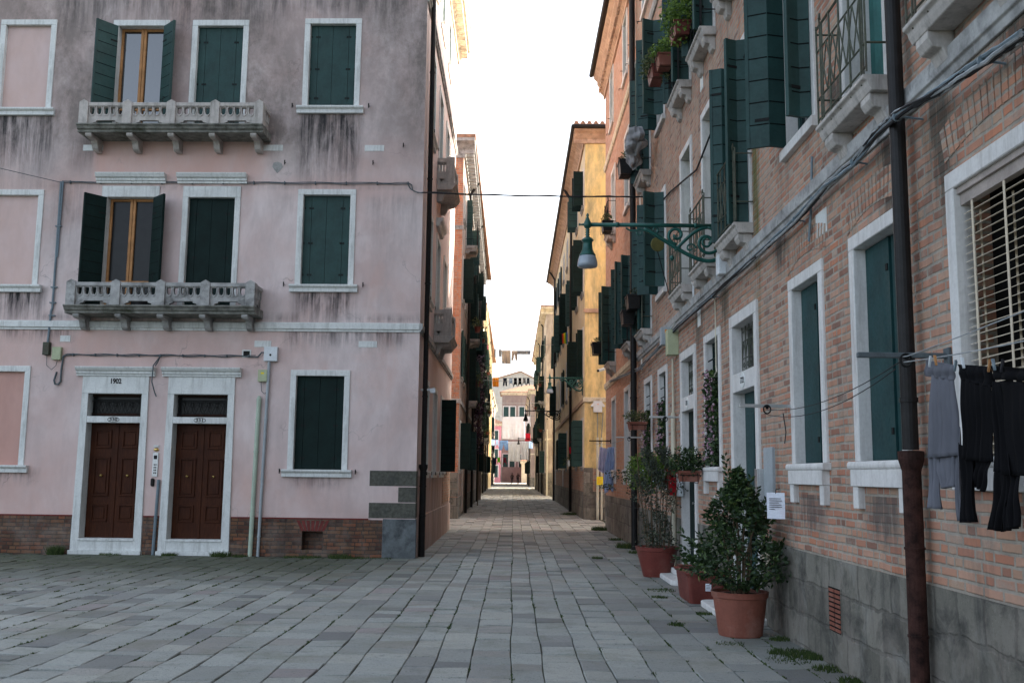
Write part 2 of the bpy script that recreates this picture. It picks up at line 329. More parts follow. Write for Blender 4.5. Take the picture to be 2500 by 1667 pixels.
def _door():
    t=NT('walnut_door'); o=t.obj(); g=t.noise(3.5,t.map(o,(14,14,1.2)),6,.65,1.5); h=t.noise(2,o,4)
    c=t.mix(t.ramp(g,.3,.7),(.026,.007,.0035),(.085,.027,.011)); c=t.mix(t.ramp(h,.4,.7,0,.6),c,(.018,.006,.004))
    return t.out(c,.5,g,.2,.004,spec=.12)
M['door']=_door()
M['brass']=simple('brass',(.75,.55,.2),.25,1,var=.1)
M['steel']=simple('brushed_steel',(.55,.56,.56),.35,.8,var=.1)
M['terracotta']=simple('terracotta_plastic',(.22,.075,.05),.6,var=.18,sc=4,dirt=(.3,.16,.125),spec=.3)
M['terracotta2']=simple('red_brown_plastic',(.15,.035,.027),.5,var=.2,sc=4,dirt=(.2,.08,.06),spec=.3)
M['soil']=simple('soil',(.03,.022,.016),1)
M['tile']=simple('roof_tile',(.36,.2,.13),.9,var=.45,sc=7,dirt=(.1,.09,.07))
M['cornice']=simple('cornice_brick',(.48,.33,.23),.9,var=.35,sc=6,dirt=(.2,.12,.08))
M['cornwhite']=simple('cornice_stone',(.62,.55,.42),.85,var=.2,sc=5,dirt=(.2,.16,.12))
M['pave']=None
def _glass():
    t=NT('window_glass'); o=t.obj(); f=t.noise(1.2,o,2)
    t.b.inputs['IOR'].default_value=1.9; return t.out((.012,.014,.016),.04,f,.04,.05,spec=.7)
M['glass']=_glass(); M['glassdarkrefl']=simple('dark_reflection_glass',(.012,.012,.012),.2,spec=.2,bump=0)  # second glass is a dulled copy, mimicking panes that reflect something dark
def _lglass():
    t=NT('lamp_glass'); f=t.noise(30,t.obj(),2)
    return t.out((.26,.31,.36),.12,f,.2,.01,spec=.8)
M['lampglass']=_lglass()
M['blindbox']=simple('greyish_box',(.36,.31,.28),.5)
M['blindslat']=simple('beige_blind_slat',(.6,.52,.4),.5,var=.08)
M['mailred']=simple('red_enamel',(.42,.012,.02),.35,var=.15)
M['paper']=simple('paper',(.75,.78,.86),.8,var=.05)
M['yellowsign']=simple('yellow_notice',(.85,.68,.03),.6,var=.08)
M['ink']=simple('dark_ink',(.03,.03,.035),.8)
M['inkred']=simple('orange_print',(.8,.3,.05),.7)
M['inkgrey']=simple('engraved_letters',(.035,.033,.033),.9)
def fabric(name,col,var=.15,trans=.25):
    t=NT(name); o=t.obj(); wv=t.noise(160,o,2); f=t.noise(2.5,o,4)
    c=t.mix(t.ramp(f,.3,.7),tuple(x*(1-var) for x in col),tuple(min(1,x*(1+var)) for x in col))
    t.out(c,.95,wv,.15,.002,spec=.1)
    if trans:
        tr=t.n('BsdfTranslucent',Color=c); ms=t.n('MixShader',i0=trans,i1=t.b.outputs[0],i2=tr.outputs[0])
        t.t.links.new(ms.outputs[0],t.t.nodes['Material Output'].inputs[0])
    return t.m
def leafmat(name,a,b,c3,rough=.45):
    t=NT(name); at=t.n('VertexColor',_layer_name='tone'); se=t.n('SeparateColor',Color=at.outputs[0]); r=se.outputs[0]
    c=t.mix(t.ramp(r,0,.7),a,b); c=t.mix(t.ramp(r,.8,1),c,c3)
    t.out(c,rough,None,spec=.4)
    tr=t.n('BsdfTranslucent',Color=c); ms=t.n('MixShader',i0=.2,i1=t.b.outputs[0],i2=tr.outputs[0])
    t.t.links.new(ms.outputs[0],t.t.nodes['Material Output'].inputs[0]); return t.m
M['leaf']=leafmat('glossy_dark_leaf',(.010,.026,.010),(.032,.065,.02),(.12,.18,.05),.42)
M['leaf2']=leafmat('small_grey_leaf',(.02,.03,.02),(.05,.065,.04),(.12,.14,.08),.5)
M['leaf3']=leafmat('bright_leaf',(.05,.1,.015),(.13,.22,.03),(.22,.32,.06),.6)
M['leaf4']=leafmat('mixed_leaf',(.03,.05,.02),(.09,.12,.04),(.24,.2,.08),.6)
M['grass']=leafmat('grass_blade',(.025,.045,.012),(.05,.085,.02),(.11,.13,.04),.9)
M['petal']=leafmat('pink_petal',(.5,.15,.26),(.7,.33,.45),(.8,.6,.66),.7)
M['petalpale']=leafmat('pale_petal',(.36,.17,.25),(.5,.33,.4),(.6,.5,.54),.7)
M['bark']=simple('bark',(.11,.08,.05),.9)
def _pave():
    t=NT('trachyte_slabs'); o=t.obj(); at=t.n('VertexColor',_layer_name='tone')
    f=t.noise(26,o,5,.75); g=t.noise(1.1,o,4); sp=t.noise(75,o,3,.8); m=t.noise(6,o,6,.75)
    c=t.mix(t.ramp(f,.3,.75,0,.3),at.outputs[0],(.10,.115,.12))
    c=t.mix(t.ramp(m,.54,.7,0,.6),c,(.22,.24,.25))
    c=t.mix(t.ramp(sp,.57,.68,0,.75),c,(.06,.062,.062)); c=t.mix(t.ramp(t.noise(50,t.map(o,(1,.6,1)),2,.7),.66,.72,0,.8),c,(.035,.035,.035))
    c=t.mix(t.ramp(t.noise(3,o,6,.75),.56,.74,0,.4),c,(.085,.088,.08))
    c=t.mix(t.ramp(t.noise(1.3,o,6,.72,.4),.5,.68,0,.42),c,(.13,.14,.09))
    return t.out(c,t.ramp(g,.3,.7,.7,.9),t.math('ADD',t.math('MULTIPLY',f,.6),t.math('MULTIPLY',m,.8)),.5,.01,spec=.25)
M['pave']=_pave()
def _joint():
    t=NT('mossy_joints'); o=t.obj(); f=t.noise(1.3,o,5,.7); g=t.noise(14,o,4)
    c=t.mix(t.ramp(f,.36,.52),(.15,.155,.14),(.04,.055,.016)); c=t.mix(t.ramp(g,.45,.7,0,.8),c,(.03,.03,.026)); c=t.mix(t.ramp(t.noise(.5,o,3),.45,.6,0,.6),c,(.035,.04,.025)); return t.out(c,1,g,.6,.01)
M['joint']=_joint()
M['sidelane']=simple('lane_paving',(.26,.24,.21),.85,var=.25,sc=2)
M['endsq']=simple('sunlit_paving',(.5,.46,.4),.85,var=.1,sc=1)
# ---------------------------------------------------------------- ground (one sheet, slabs laid on it)
XR=2.70; LOC_L=(-1.796,18.594,0); TH=-.024165
g=MB(); g.add([(-300,-60,-.022),(300,-60,-.022),(300,600,-.022),(-300,600,-.022)],[(0,1,2,3)])
tag(g.build('ground',M['joint']),kind='structure')
def slab_rows(mb,x0,x1,y0,y1,clip):
    xs=[x0]
    while xs[-1]<x1: xs.append(xs[-1]+random.uniform(.24,.37))
    K=[]
    for _ in xs:            # knots of every long joint: straight runs with small sideways jogs
        ys=[y0-2];vs=[0.]
        while ys[-1]<y1+2: ys.append(ys[-1]+random.uniform(.3,1.0)); vs.append(vs[-1]*.5+random.uniform(-.013,.013))
        K.append((ys,vs))
    def ex(k,y): return xs[k]+float(np.interp(y,K[k][0],K[k][1]))
    for k in range(len(xs)-1):
        y=y0+random.uniform(-.6,0); x=xs[k]; wd=xs[k+1]-x; tone=random.uniform(.96,1.04)
        while y<y1:
            big=1 if y<60 else 1.6
            L=random.choice([.22,.28,.34,.4,.48,.6])*big; yc=y+L/2; xc=x+wd/2
            if clip(xc,yc):
                gp=random.uniform(.002,.008) if y<40 else .006; gy=random.choice([.003,.006,.008,.011])
                h=random.uniform(-.004,.004); tx,ty=random.uniform(-.0035,.0035),random.uniform(-.007,.007)
                j=lambda s: random.uniform(-s,s); s1,s2=j(.014),j(.012)
                c0=[(ex(k,y)+gp,y+gy+s1),(ex(k+1,y)-gp,y+gy-s1),(ex(k+1,y+L)-gp,y+L-gy-s1),(ex(k,y+L)+gp,y+L-gy+s1)]
                cx=sum(p[0] for p in c0)/4; cy=sum(p[1] for p in c0)/4
                e=.005
                top=[(a+(e if a<cx else -e),b+(e if b<cy else -e),h+tx*(a-cx)/wd*2+ty*(b-cy)/L*2) for a,b in c0]
                bot=[(a,b,-.03) for a,b in c0]; mid=[(a,b,p[2]-.006) for (a,b),p in zip(c0,top)]
                r=random.random(); v=random.uniform(.82,1.13)*tone
                base=(.35,.368,.345)
                if r<.1: base=(.255,.262,.25)
                elif r<.2: base=(.335,.33,.305)
                elif r<.34: base=(.385,.395,.36)
                elif r<.39: base=(.22,.225,.22)
                elif r<.43: base=(.33,.30,.29)
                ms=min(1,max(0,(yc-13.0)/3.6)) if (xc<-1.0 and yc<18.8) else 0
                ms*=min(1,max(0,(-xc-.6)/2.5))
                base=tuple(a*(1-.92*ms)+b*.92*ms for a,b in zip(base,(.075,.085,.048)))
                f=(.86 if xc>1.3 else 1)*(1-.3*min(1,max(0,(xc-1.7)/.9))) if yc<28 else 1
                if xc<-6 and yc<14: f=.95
                if yc>28: base=tuple(q*w_ for q,w_ in zip(base,(1.12,1.02,.95)))
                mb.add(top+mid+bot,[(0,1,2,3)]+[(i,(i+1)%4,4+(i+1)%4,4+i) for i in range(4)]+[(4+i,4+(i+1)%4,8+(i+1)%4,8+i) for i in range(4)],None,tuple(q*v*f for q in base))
            y+=L
    return xs,ex
sl=MB()
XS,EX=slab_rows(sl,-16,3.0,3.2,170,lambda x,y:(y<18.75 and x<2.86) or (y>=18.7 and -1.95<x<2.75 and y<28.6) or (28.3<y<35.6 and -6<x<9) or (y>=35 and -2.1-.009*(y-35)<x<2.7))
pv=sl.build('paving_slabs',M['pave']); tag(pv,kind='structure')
e=MB(); e.add([(-60,171,.02),(60,171,.02),(60,260,.02),(-60,260,.02)],[(0,1,2,3)])
tag(e.build('square_paving',M['endsq']),kind='structure')
e=MB(); e.add([(3.2,28.9,.004),(60,28.9,.004),(60,35.75,.004),(3.2,35.75,.004)],[(0,1,2,3)]); e.add([(-60,28.5,.004),(-2.2,28.5,.004),(-2.2,35.4,.004),(-60,35.4,.004)],[(0,1,2,3)])
tag(e.build('side_lane',M['sidelane']),kind='structure')
# ---------------------------------------------------------------- facade kit (local frame: x along the wall, -y outward, z up)
class Facade:
    def __init__(s,t,loc,rz): s.t=t; s.W=wm(loc,rz); s.holes=[]
    def at(s,u=0,z=0,y=0,rz=0): return s.W@Matrix.Translation((u,y,z))@Matrix.Rotation(rz,4,'Z')
    def part(s,mb,name,mat,u=0,z=0,y=0,**k): return mb.build(name,mat,s.t,s.at(u,z,y),**k)
def sub(mb,name,mat,par,**k): return mb.build(name,mat,par,MW[par.name].copy(),**k)
def planks(mb,x0,x1,z0,z1,y0,y1,horiz=True,pitch=.16,M_=None):
    mb.box(x0,x1,y0,y1,z0,z1,M_); mb.cur=1
    if horiz:
        n=max(1,round((z1-z0)/pitch))
        for i in range(1,n):
            z=z0+(z1-z0)*i/n; mb.box(x0+.004,x1-.004,y0-.0025,y1+.0025,z-.006,z+.006,M_)
    else:
        n=max(1,round((x1-x0)/pitch))
        for i in range(1,n):
            x=x0+(x1-x0)*i/n; mb.box(x-.004,x+.004,y0-.0025,y1+.0025,z0+.004,z1-.004,M_)
    mb.cur=0
def leaf(par,hx,z0,h,wd,ang,side=1,mat='green',hy=-.03,pitch=.2,hw=True,fold=False,label=None):
    """open shutter leaf hinged at hx; side +1 = left jamb, -1 = right jamb; ang degrees from closed"""
    a=-R_(ang) if side>0 else math.pi+R_(ang)
    L=Matrix.Translation((hx,hy,z0))@Matrix.Rotation(a,4,'Z')
    mb=MB(); y0,y1=(0,.035) if side<0 else (-.035,0)
    w1=wd*.5 if fold else wd
    if fold:
        q=R_(16)*(1 if side>0 else -1)
        L1=L@Matrix.Rotation(q,4,'Z'); planks(mb,0,w1,0,h,y0,y1,True,pitch,L1)
        L=L1@Matrix.Translation((w1,0,0))@Matrix.Rotation(-q*2.4,4,'Z'); w1=wd*.62
    planks(mb,0,w1,0,h,y0,y1,True,pitch,L)
    mb.box(w1-.03,w1+.004,y0-.006,y1+.006,-.001,h+.001,L); wd=w1
    if hw:
        mb.cur=2
        for zz in (.15*h,.85*h): mb.box(0,.14,min(y0,y1)-.006,max(y0,y1)+.006,zz-.015,zz+.015,L)
        mb.tube([(wd*.6,y0-.008,.3*h),(wd*.6,y0-.05,.3*h),(wd*.6,y0-.05,.24*h)],.007,6,L); mb.cur=0
    return sub(mb,'shutter',[M[mat],M['gap_shade'],M['iron']],par,label=label)
def closed(par,w,h,y=.07,mat='green',lines=(.16,.48,.83),th=.04,hinges=True):
    mb=MB(); e=[0]+list(lines)+[1]
    for a,b in zip(e,e[1:]): mb.box(-w/2+a*w+.003,-w/2+b*w-.003,y,y+th,.004,h-.004)
    mb.cur=1; mb.box(-w/2,w/2,y+th-.004,y+th+.02,0,h)
    if hinges:
        mb.cur=2
        for zz in (.12,.47,.86):
            for x in (lines[0],lines[-1]):
                mb.box(-w/2+x*w-.045,-w/2+x*w-.008,y-.006,y+.002,zz*h-.018,zz*h+.018); mb.box(-w/2+x*w+.008,-w/2+x*w+.045,y-.006,y+.002,zz*h-.018,zz*h+.018)
            mb.box(-w/2+.004,-w/2+.035,y-.006,y+.002,zz*h-.018,zz*h+.018); mb.box(w/2-.035,w/2-.004,y-.006,y+.002,zz*h-.018,zz*h+.018)
    return sub(mb,'shutter',[M[mat],M['gap_shade'],M['iron']],par)
def frame(F,uc,z0,w,h,fw=.1,d=.22,pr=.025,mat='white',top=None,name='window',bottom=False,label=None,bev=.006):
    """stone surround; returns the part. Opening w x h with its base at z0"""
    top=top or fw; mb=MB()
    mb.box(-w/2-fw,-w/2,-pr,d,0,h); mb.box(w/2,w/2+fw,-pr,d,0,h); mb.box(-w/2-fw,w/2+fw,-pr-.001,d,h,h+top)
    if bottom: mb.box(-w/2-fw,w/2+fw,-pr-.001,d,-.06,0)
    F.holes.append((uc-w/2-fw+.012,uc+w/2+fw-.012,z0-.0,z0+h+top-.012))
    return F.part(mb,name,M[mat],uc,z0,bevel=bev,label=label)
def sill(par,w,style='mould',pj=.11,mat='white',dirt=None):
    mb=MB()
    if style=='mould':
        mb.prism([(-pj,-.0),(-pj,-.035),(-pj+.03,-.06),(-pj+.045,-.07),(-pj+.045,-.14),(.2,-.14),(.2,0)],'x',-w/2,w/2)
    elif style=='plain': mb.box(-w/2,w/2,-pj,.2,-.1,0)
    else:   # roll: rounded slab, apron and two brackets
        pr=[(.2,-.062)]+[(-pj-.02*math.cos(a)+.02-.02,-.031+.031*math.sin(a)) for a in np.linspace(-math.pi/2,math.pi/2,7)]+[(.2,0)]
        mb.prism(pr,'x',-w/2,w/2); mb.box(-w/2+.05,w/2-.05,-.07,.15,-.19,-.0621)
        for sx in (-1,1): mb.box(sx*(w/2-.11)-.055,sx*(w/2-.11)+.055,-.055,.1,-.36,-.1901)
    return sub(mb,'sill',M[mat],par,bevel=.004)
def pane(par,w,h,y=.16,mat='glass',wood='wood',mull=True,trans=.12):
    b=MB(); b.box(-w/2,w/2,y,y+.01,0,h); sub(b,'window_pane',M[mat],par)
    if wood:
        f=MB(); t=.05
        f.box(-w/2,-w/2+t,y-.03,y+.02,0,h); f.box(w/2-t,w/2,y-.03,y+.02,0,h); f.box(-w/2,w/2,y-.031,y+.02,h-t,h); f.box(-w/2,w/2,y-.031,y+.02,0,t)
        if mull: f.box(-.055,-.004,y-.045,y+.02,0,h); f.box(.004,.055,y-.045,y+.02,0,h); f.box(-w/2,w/2,y-.035,y+.021,trans*h,trans*h+.06)
        sub(f,'casement',M[wood],par,bevel=.004)
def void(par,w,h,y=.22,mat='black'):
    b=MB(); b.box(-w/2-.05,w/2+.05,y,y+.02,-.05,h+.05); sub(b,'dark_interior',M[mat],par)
def shield_loop(cx,cz,w,h,n=24):
    pts=[]
    for i in range(n):
        a=2*math.pi*i/n; c,s_=math.cos(a),math.sin(a)
        if s_>=0: x=w*.5*np.sign(c)*abs(c)**.35 if abs(c)>1e-6 else 0; z=h*.42*min(1,abs(s_)**.3)
        else:
            k=abs(s_); x=w*.5*c; z=-h*.58*k**.9
        pts.append((cx+x,cz+z))
    return pts
def pierced(mb,x0,x1,z0,z1,y0,y1,loop):
    n=len(loop); cx=(x0+x1)/2; cz=(z0+z1)/2; out=[]
    for px_,pz in loop:
        dx,dz=px_-cx,pz-cz; t=min(((x1-x0)/2)/abs(dx) if abs(dx)>1e-6 else 1e9,((z1-z0)/2)/abs(dz) if abs(dz)>1e-6 else 1e9)
        out.append([cx+dx*t,cz+dz*t])
    for cxn,czn in((x0,z0),(x1,z0),(x1,z1),(x0,z1)):
        k=min(range(n),key=lambda i:(out[i][0]-cxn)**2+(out[i][1]-czn)**2); out[k]=[cxn,czn]
    vs=[(x,y0,z) for x,z in out]+[(x,y0,z) for x,z in loop]+[(x,y1,z) for x,z in out]+[(x,y1,z) for x,z in loop]
    fs=[]
    for i in range(n):
        j=(i+1)%n; fs+=[(i,j,n+j,n+i),(2*n+i,3*n+i,3*n+j,2*n+j),(n+i,n+j,3*n+j,3*n+i)]
    mb.add(vs,fs)
def stone_balcony(F,u0,u1,z,depth=.55,h=.62,bays=4,ends=True,nbr=5,label=None,mat='oldstone',slab='mossstone'):
    """z = top of slab"""
    sb=MB(); e=.1
    pr=[(0,0),(-depth-.09,0),(-depth-.09,-.03),(-depth-.06,-.045),(-depth-.04,-.09),(-depth+.0,-.11),(-depth+.0,-.15),(0,-.15)]
    sb.prism(pr,'x',u0-e,u1+e)
    o=F.part(sb,'balcony',M[slab],0,z,bevel=.006,label=label)
    w=u1-u0; bw=w/bays; pw=.17; rl=MB()
    for i in range(bays+1):
        x=u0+i*bw
        rl.box(x-pw/2,x+pw/2,-depth-.03,-depth+.15,0,h)
        rl.prism([(-pw/2,h),(pw/2,h),(0,h+.05)],'y',-depth-.03,-depth+.15,Matrix.Translation((x,0,0)))
    def panel(mb,a,b,ya,yb,nh):
        cw=(b-a)/nh; zl,zh=.4*h,.83*h
        for k in range(nh):
            x0=a+k*cw; pierced(mb,x0,x0+cw,zl,zh,ya,yb,shield_loop(x0+cw/2,zl+(zh-zl)*.58,cw*.7,(zh-zl)*.74))
            # raised ribs round each piercing
            lp=shield_loop(x0+cw/2,zl+(zh-zl)*.57,cw*.82,(zh-zl)*.98,14)
            mb.tube([(p[0],ya-.004,p[1]) for p in lp+[lp[0]]],.012,5)
        mb.box(a,b,ya-.03,yb+.03,zh,h-.005); mb.box(a,b,ya,yb,.2*h,zl)
        for sx,x in((1,a),(-1,b)): mb.prism([(x,0),(x+sx*.07,0),(x+sx*.09,.1*h),(x+sx*.15,.13*h),(x+sx*.16,.2*h),(x,.2*h)],'y',ya,yb)
    for i in range(bays): panel(rl,u0+i*bw+pw/2,u0+(i+1)*bw-pw/2,-depth+.02,-depth+.09,5)
    if ends:
        for x in(u0,u1):
            Mx=Matrix.Translation((x,-depth,0))@Matrix.Rotation(math.pi/2,4,'Z')
            b2=MB(); panel(b2,.15,depth-.0,-.04,.03,3)
            rl.add(b2.v,b2.f,Mx)
    rl.build('balustrade',M[mat],o,MW[o.name].copy(),bevel=.003)
    for i in range(nbr):
        x=u0+.1+(w-.2)*i/(nbr-1); b=MB()
        pr=[(0,-.15),(-depth+.02,-.15),(-depth+.02,-.19),(-depth+.05,-.22),(-depth+.14,-.23),(-depth*.5,-.23),(-depth*.42,-.28),(-depth*.36,-.36),(-depth*.25,-.4),(0,-.4)]
        b.prism(pr,'x',x-.06,x+.06); b.build('bracket',M[mat],o,MW[o.name].copy(),bevel=.008)
    return o
def iron_rail(mb,u0,u1,y,h,kind='lattice',r=.008):
    """flat front panel"""
    T=lambda a,b,rr=r: mb.tube([a,b],rr,5)
    T((u0-.1,y,h),(u1+.1,y,h),.011); T((u0-.1,y,.06),(u1+.1,y,.06)); T((u0-.1,y,h*.76),(u1+.1,y,h*.76)); T((u0-.1,y,.28*h),(u1+.1,y,.28*h))
    n=4
    for i in range(n+1):
        x=u0+(u1-u0)*i/n; T((x,y,-.05),(x,y,h),.009)
        if i in(0,n): T((x+.045,y,0),(x+.045,y,h)); mb.tube([(x,y,h),(x+.02,y-.012,h+.05),(x,y,h+.1),(x-.02,y+.01,h+.05)],.008,5)
    k=6; wx=(u1-u0)/k
    for i in range(k):
        x=u0+i*wx; T((x,y,.28*h),(x+wx,y,.76*h),.006); T((x+wx,y,.28*h),(x,y,.76*h),.006)
    for x in(u0-.1,u1+.1):
        for z_ in(.28*h,.95*h): mb.tube([(x,y,z_-.06),(x,y,z_+.07)],.009,5)
def french_balcony(F,u0,u1,z,depth=.2,h=.85,mat='irongreen',label=None,brk=True,slab='palebal',name='balcony'):
    sb=MB(); pr=[(0,0),(-depth-.03,0),(-depth-.03,-.03),(-depth+.0,-.045),(-depth+.01,-.08),(-depth+.03,-.12),(0,-.12)]
    sb.prism(pr,'x',u0,u1); o=F.part(sb,name,M[slab],0,z,bevel=.005,label=label)
    if brk:
        for x in(u0+.14,u1-.14):
            b=MB(); b.prism([(0,-.12),(-depth+.03,-.12),(-depth+.03,-.17),(-depth+.06,-.22),(-depth*.4,-.23),(-depth*.25,-.3),(0,-.32)],'x',x-.09,x+.09)
            b.build('bracket',M[slab],o,MW[o.name].copy(),bevel=.006)
    r=MB(); iron_rail(r,u0+.1,u1-.1,-depth+.0,h)
    for x in(u0,u1):
        for z_ in(.28*h,.95*h): r.tube([(x,-depth,z_),(x,.02,z_)],.009,5)
        r.tube([(x,-depth,.02),(x,-depth,h)],.008,5)
    r.build('railing',M[mat],o,MW[o.name].copy())
    return o
def text_mesh(txt,size,mat,parent,W,name='lettering',sx=1,thick=.002,bold=0):
    cu=bpy.data.curves.new(name,'FONT'); cu.body=txt; cu.size=size; cu.extrude=thick; cu.align_x='CENTER'; cu.align_y='CENTER'; cu.offset=bold; cu.resolution_u=3
    ob=bpy.data.objects.new(name,cu); COL.objects.link(ob); dg=bpy.context.evaluated_depsgraph_get(); dg.update()
    me=bpy.data.meshes.new_from_object(ob.evaluated_get(dg)); COL.objects.unlink(ob); bpy.data.objects.remove(ob)
    R=Matrix.Rotation(math.pi/2,4,'X')@Matrix.Diagonal((sx,1,1,1))
    me.transform(R); me.materials.clear(); me.materials.append(mat); me.name=name
    o=bpy.data.objects.new(name,me); COL.objects.link(o); MW[o.name]=W
    if parent is not None: o.parent=parent; o.matrix_local=MW[parent.name].inverted()@W
    else: o.matrix_world=W
    return o
def pipe_run(mb,pts,r,n=10,clips=None):
    mb.tube(pts,r,n)
    for p in clips or []: mb.lathe([(r+.012,p[2]-.015),(r+.012,p[2]+.015)],p[0],p[1],n)
def roof_mesh(x0,x1,y0,y1,z,over=.5,rise=2.2):
    mb=MB(); X0,X1,Y0,Y1=x0-over,x1+over,y0-over,y1+over; xm=(X0+X1)/2
    ins=min((X1-X0)/2,(Y1-Y0)/2)*.95
    if (X1-X0)<(Y1-Y0): r0,r1=((X0+X1)/2,Y0+ins),((X0+X1)/2,Y1-ins)
    else: r0,r1=(X0+ins,(Y0+Y1)/2),(X1-ins,(Y0+Y1)/2)
    vs=[(X0,Y0,z),(X1,Y0,z),(X1,Y1,z),(X0,Y1,z),(X0,Y0,z+.12),(X1,Y0,z+.12),(X1,Y1,z+.12),(X0,Y1,z+.12),(*r0,z+rise),(*r1,z+rise)]
    if (X1-X0)<(Y1-Y0): f=[(4,5,8),(5,6,9,8),(6,7,9),(7,4,8,9)]
    else: f=[(4,5,9,8),(5,6,9),(6,7,8,9),(7,4,8)]
    mb.add(vs,[(0,3,2,1),(0,1,5,4),(1,2,6,5),(2,3,7,6),(3,0,4,7)]+f)
    return mb
# foliage --------------------------------------------------------
def leaves(mb,pts,size,spread=1.0,asp=.5,up=0):
    for p in pts:
        d=Vector((rng.normal(),rng.normal(),rng.normal()*.7+up)); 
        if d.length<.01: continue
        d.normalize(); a=d.orthogonal().normalized(); a=Matrix.Rotation(rng.uniform(0,6.28),3,d)@a
        L=size*rng.uniform(.6,1.3); w_=L*asp; n=d.cross(a)
        P=Vector(p); t=float(rng.uniform(0,1))
        vs=[P,P+d*L*.45+a*w_*.5,P+d*L+n*L*.1,P+d*L*.45-a*w_*.5,P+d*L*.5-n*L*.07]
        mb.add(vs,[(0,1,4),(1,2,4),(2,3,4),(3,0,4)],None,t)
def cloud(n,c,r,shell=.5):
    out=[]
    while len(out)<n:
        v=rng.normal(size=3); v/=np.linalg.norm(v); k=rng.uniform(shell,1)**.6
        out.append((c[0]+v[0]*r[0]*k,c[1]+v[1]*r[1]*k,c[2]+v[2]*r[2]*k))
    return out
# ================================================================ pink corner building
PK=thing('pink_building','pink plastered corner house with two stone balconies and brown double doors','house',LOC_L,TH)
F=Facade(PK,LOC_L,TH); FS=Facade(PK,(LOC_L[0],LOC_L[1],0),math.pi/2)
def sms(a,b,x): t=min(1,max(0,(x-a)/(b-a))); return t*t*(3-2*t)
STR=[(-2.42,-1.3,8.5,1.9,1.0),(-2.1,-1.35,8.45,1.3,.8),(-2.35,-1.35,4.95,.9,.85),(-8.7,-7.3,8.45,1.7,.8),(-8.8,-7.3,4.93,.75,1.),(-2.3,-1.4,1.45,.3,.45),(-2.5,-.3,4.2,.45,.6),(-9,-6.6,4.2,.3,.5),(-3.2,-2.9,8.1,.5,.6),(-6.9,-6.4,8.0,1.0,.35),(-9,0,7.07,.2,.22),(-9,0,4.5,.14,.55),(-7.2,-6.7,7.0,2.4,.25),(-1.0,-.1,6.9,1.6,.2),(-7.4,-3.0,10.9,1.1,.5),(-3.2,-.2,10.9,.7,.5),(-8.8,-7.2,1.5,.3,.5),(-2.75,-2.5,6.9,.8,.2)]
def stain(u,z):
    r=0
    for a,b,zt,L,s_ in STR:
        if a-.1<u<b+.1 and zt-L<z<=zt+.02: r=max(r,s_*sms(0,1,(z-zt+L)/L)*min(1,max(0,(u-a+.1)/.15))*min(1,max(0,(b+.1-u)/.15)))
    g=.95*sms(6.9,8.3,z)+ .12*sms(-1.2,0,u)*sms(4,7,z)
    sal=sms(-6.55,-6.35,u)*(1-sms(-3.3,-2.95,u))*sms(7.1,7.25,z)*(1-sms(7.9,8.2,z)); g*=(1-sal)
    if u<-6.9: g=max(g,.55*sms(4.4,6.8,z))
    g*=.75+.25*math.sin(u*1.7+z*.8)
    b=sal*.9+.5*sms(3.2,3.7,z)*(1-sms(4.15,4.3,z))*(1-sms(-3.2,-1.5,u))+.45*(1-sms(.7,3.2,z))*(1-sms(-4.4,-1.8,u))+.3*sms(6.6,7,z)*(1-sms(7.1,7.3,z))
    b+=.55*(1-sms(-1.6,-.2,z-2.6))*.3
    return (r,min(1,g),min(1,b))
W4=.92
def pkwin(F_,u,z0,z1,w=.91,kind='closed',base='mould',mat='green',label=None):
    p=frame(F_,u,z0,w,z1-z0,fw=.11,mat='white',label=label)
    if base: sill(p,w+.4,base)
    h=z1-z0
    if kind=='closed': closed(p,w,h,mat=mat)
    elif kind=='blind':
        b=MB(); b.box(-w/2,w/2,.06,.2,0,h); sub(b,'plaster_infill',M['blind'],p)
    return p
for (z0,z1,m) in((1.6,3.35,'greend'),(5.09,6.86,'green'),(8.63,10.34,'green')): pkwin(F,-1.855,z0,z1,mat=m)
for i,(z0,z1) in enumerate(((1.62,3.38),(5.05,6.83),(8.58,10.32))):
    p=pkwin(F,-7.96,z0,z1,kind='blind')
    if i==0: [c for c in p.children if c.name.startswith('plaster')][0].data.materials[0]=M['blindsalmon']
# balcony doors
for r,(z0,z1,m) in enumerate(((4.58,6.8,'greend'),(8.07,10.3,'green'))):
    for k,u in enumerate((-5.69,-4.1)):
        w=.91; p=frame(F,u,z0,w,z1-z0,fw=.11,top=.22 if r==0 else .12,mat='white',name='balcony_window')
        if k: closed(p,w,z1-z0,mat=m)
        else:
            pane(p,w,z1-z0,.17,trans=.24,mat='glass' if r else 'glassdarkrefl'); leaf(p,-w/2,0.02,z1-z0-.03,.44,128,1,m,pitch=.21); leaf(p,w/2,0.02,z1-z0-.03,.4,138,-1,m,pitch=.21)
        if r==0:
            c=MB(); c.prism([(0,0),(-.05,0),(-.05,.04),(-.08,.05),(-.08,.09),(-.12,.11),(-.15,.17),(-.15,.19),(0,.19)],'x',-.68,.68)
            c.build('cornice',M['white'],p,F.at(u,7.07),bevel=.003)
    stone_balcony(F,-6.47,-3.1,z0,h=.44,mat='oldstone' if r==0 else 'palebal',label='lower, darker stained balcony with pierced balustrade' if r==0 else 'upper stone balcony with pierced balustrade')
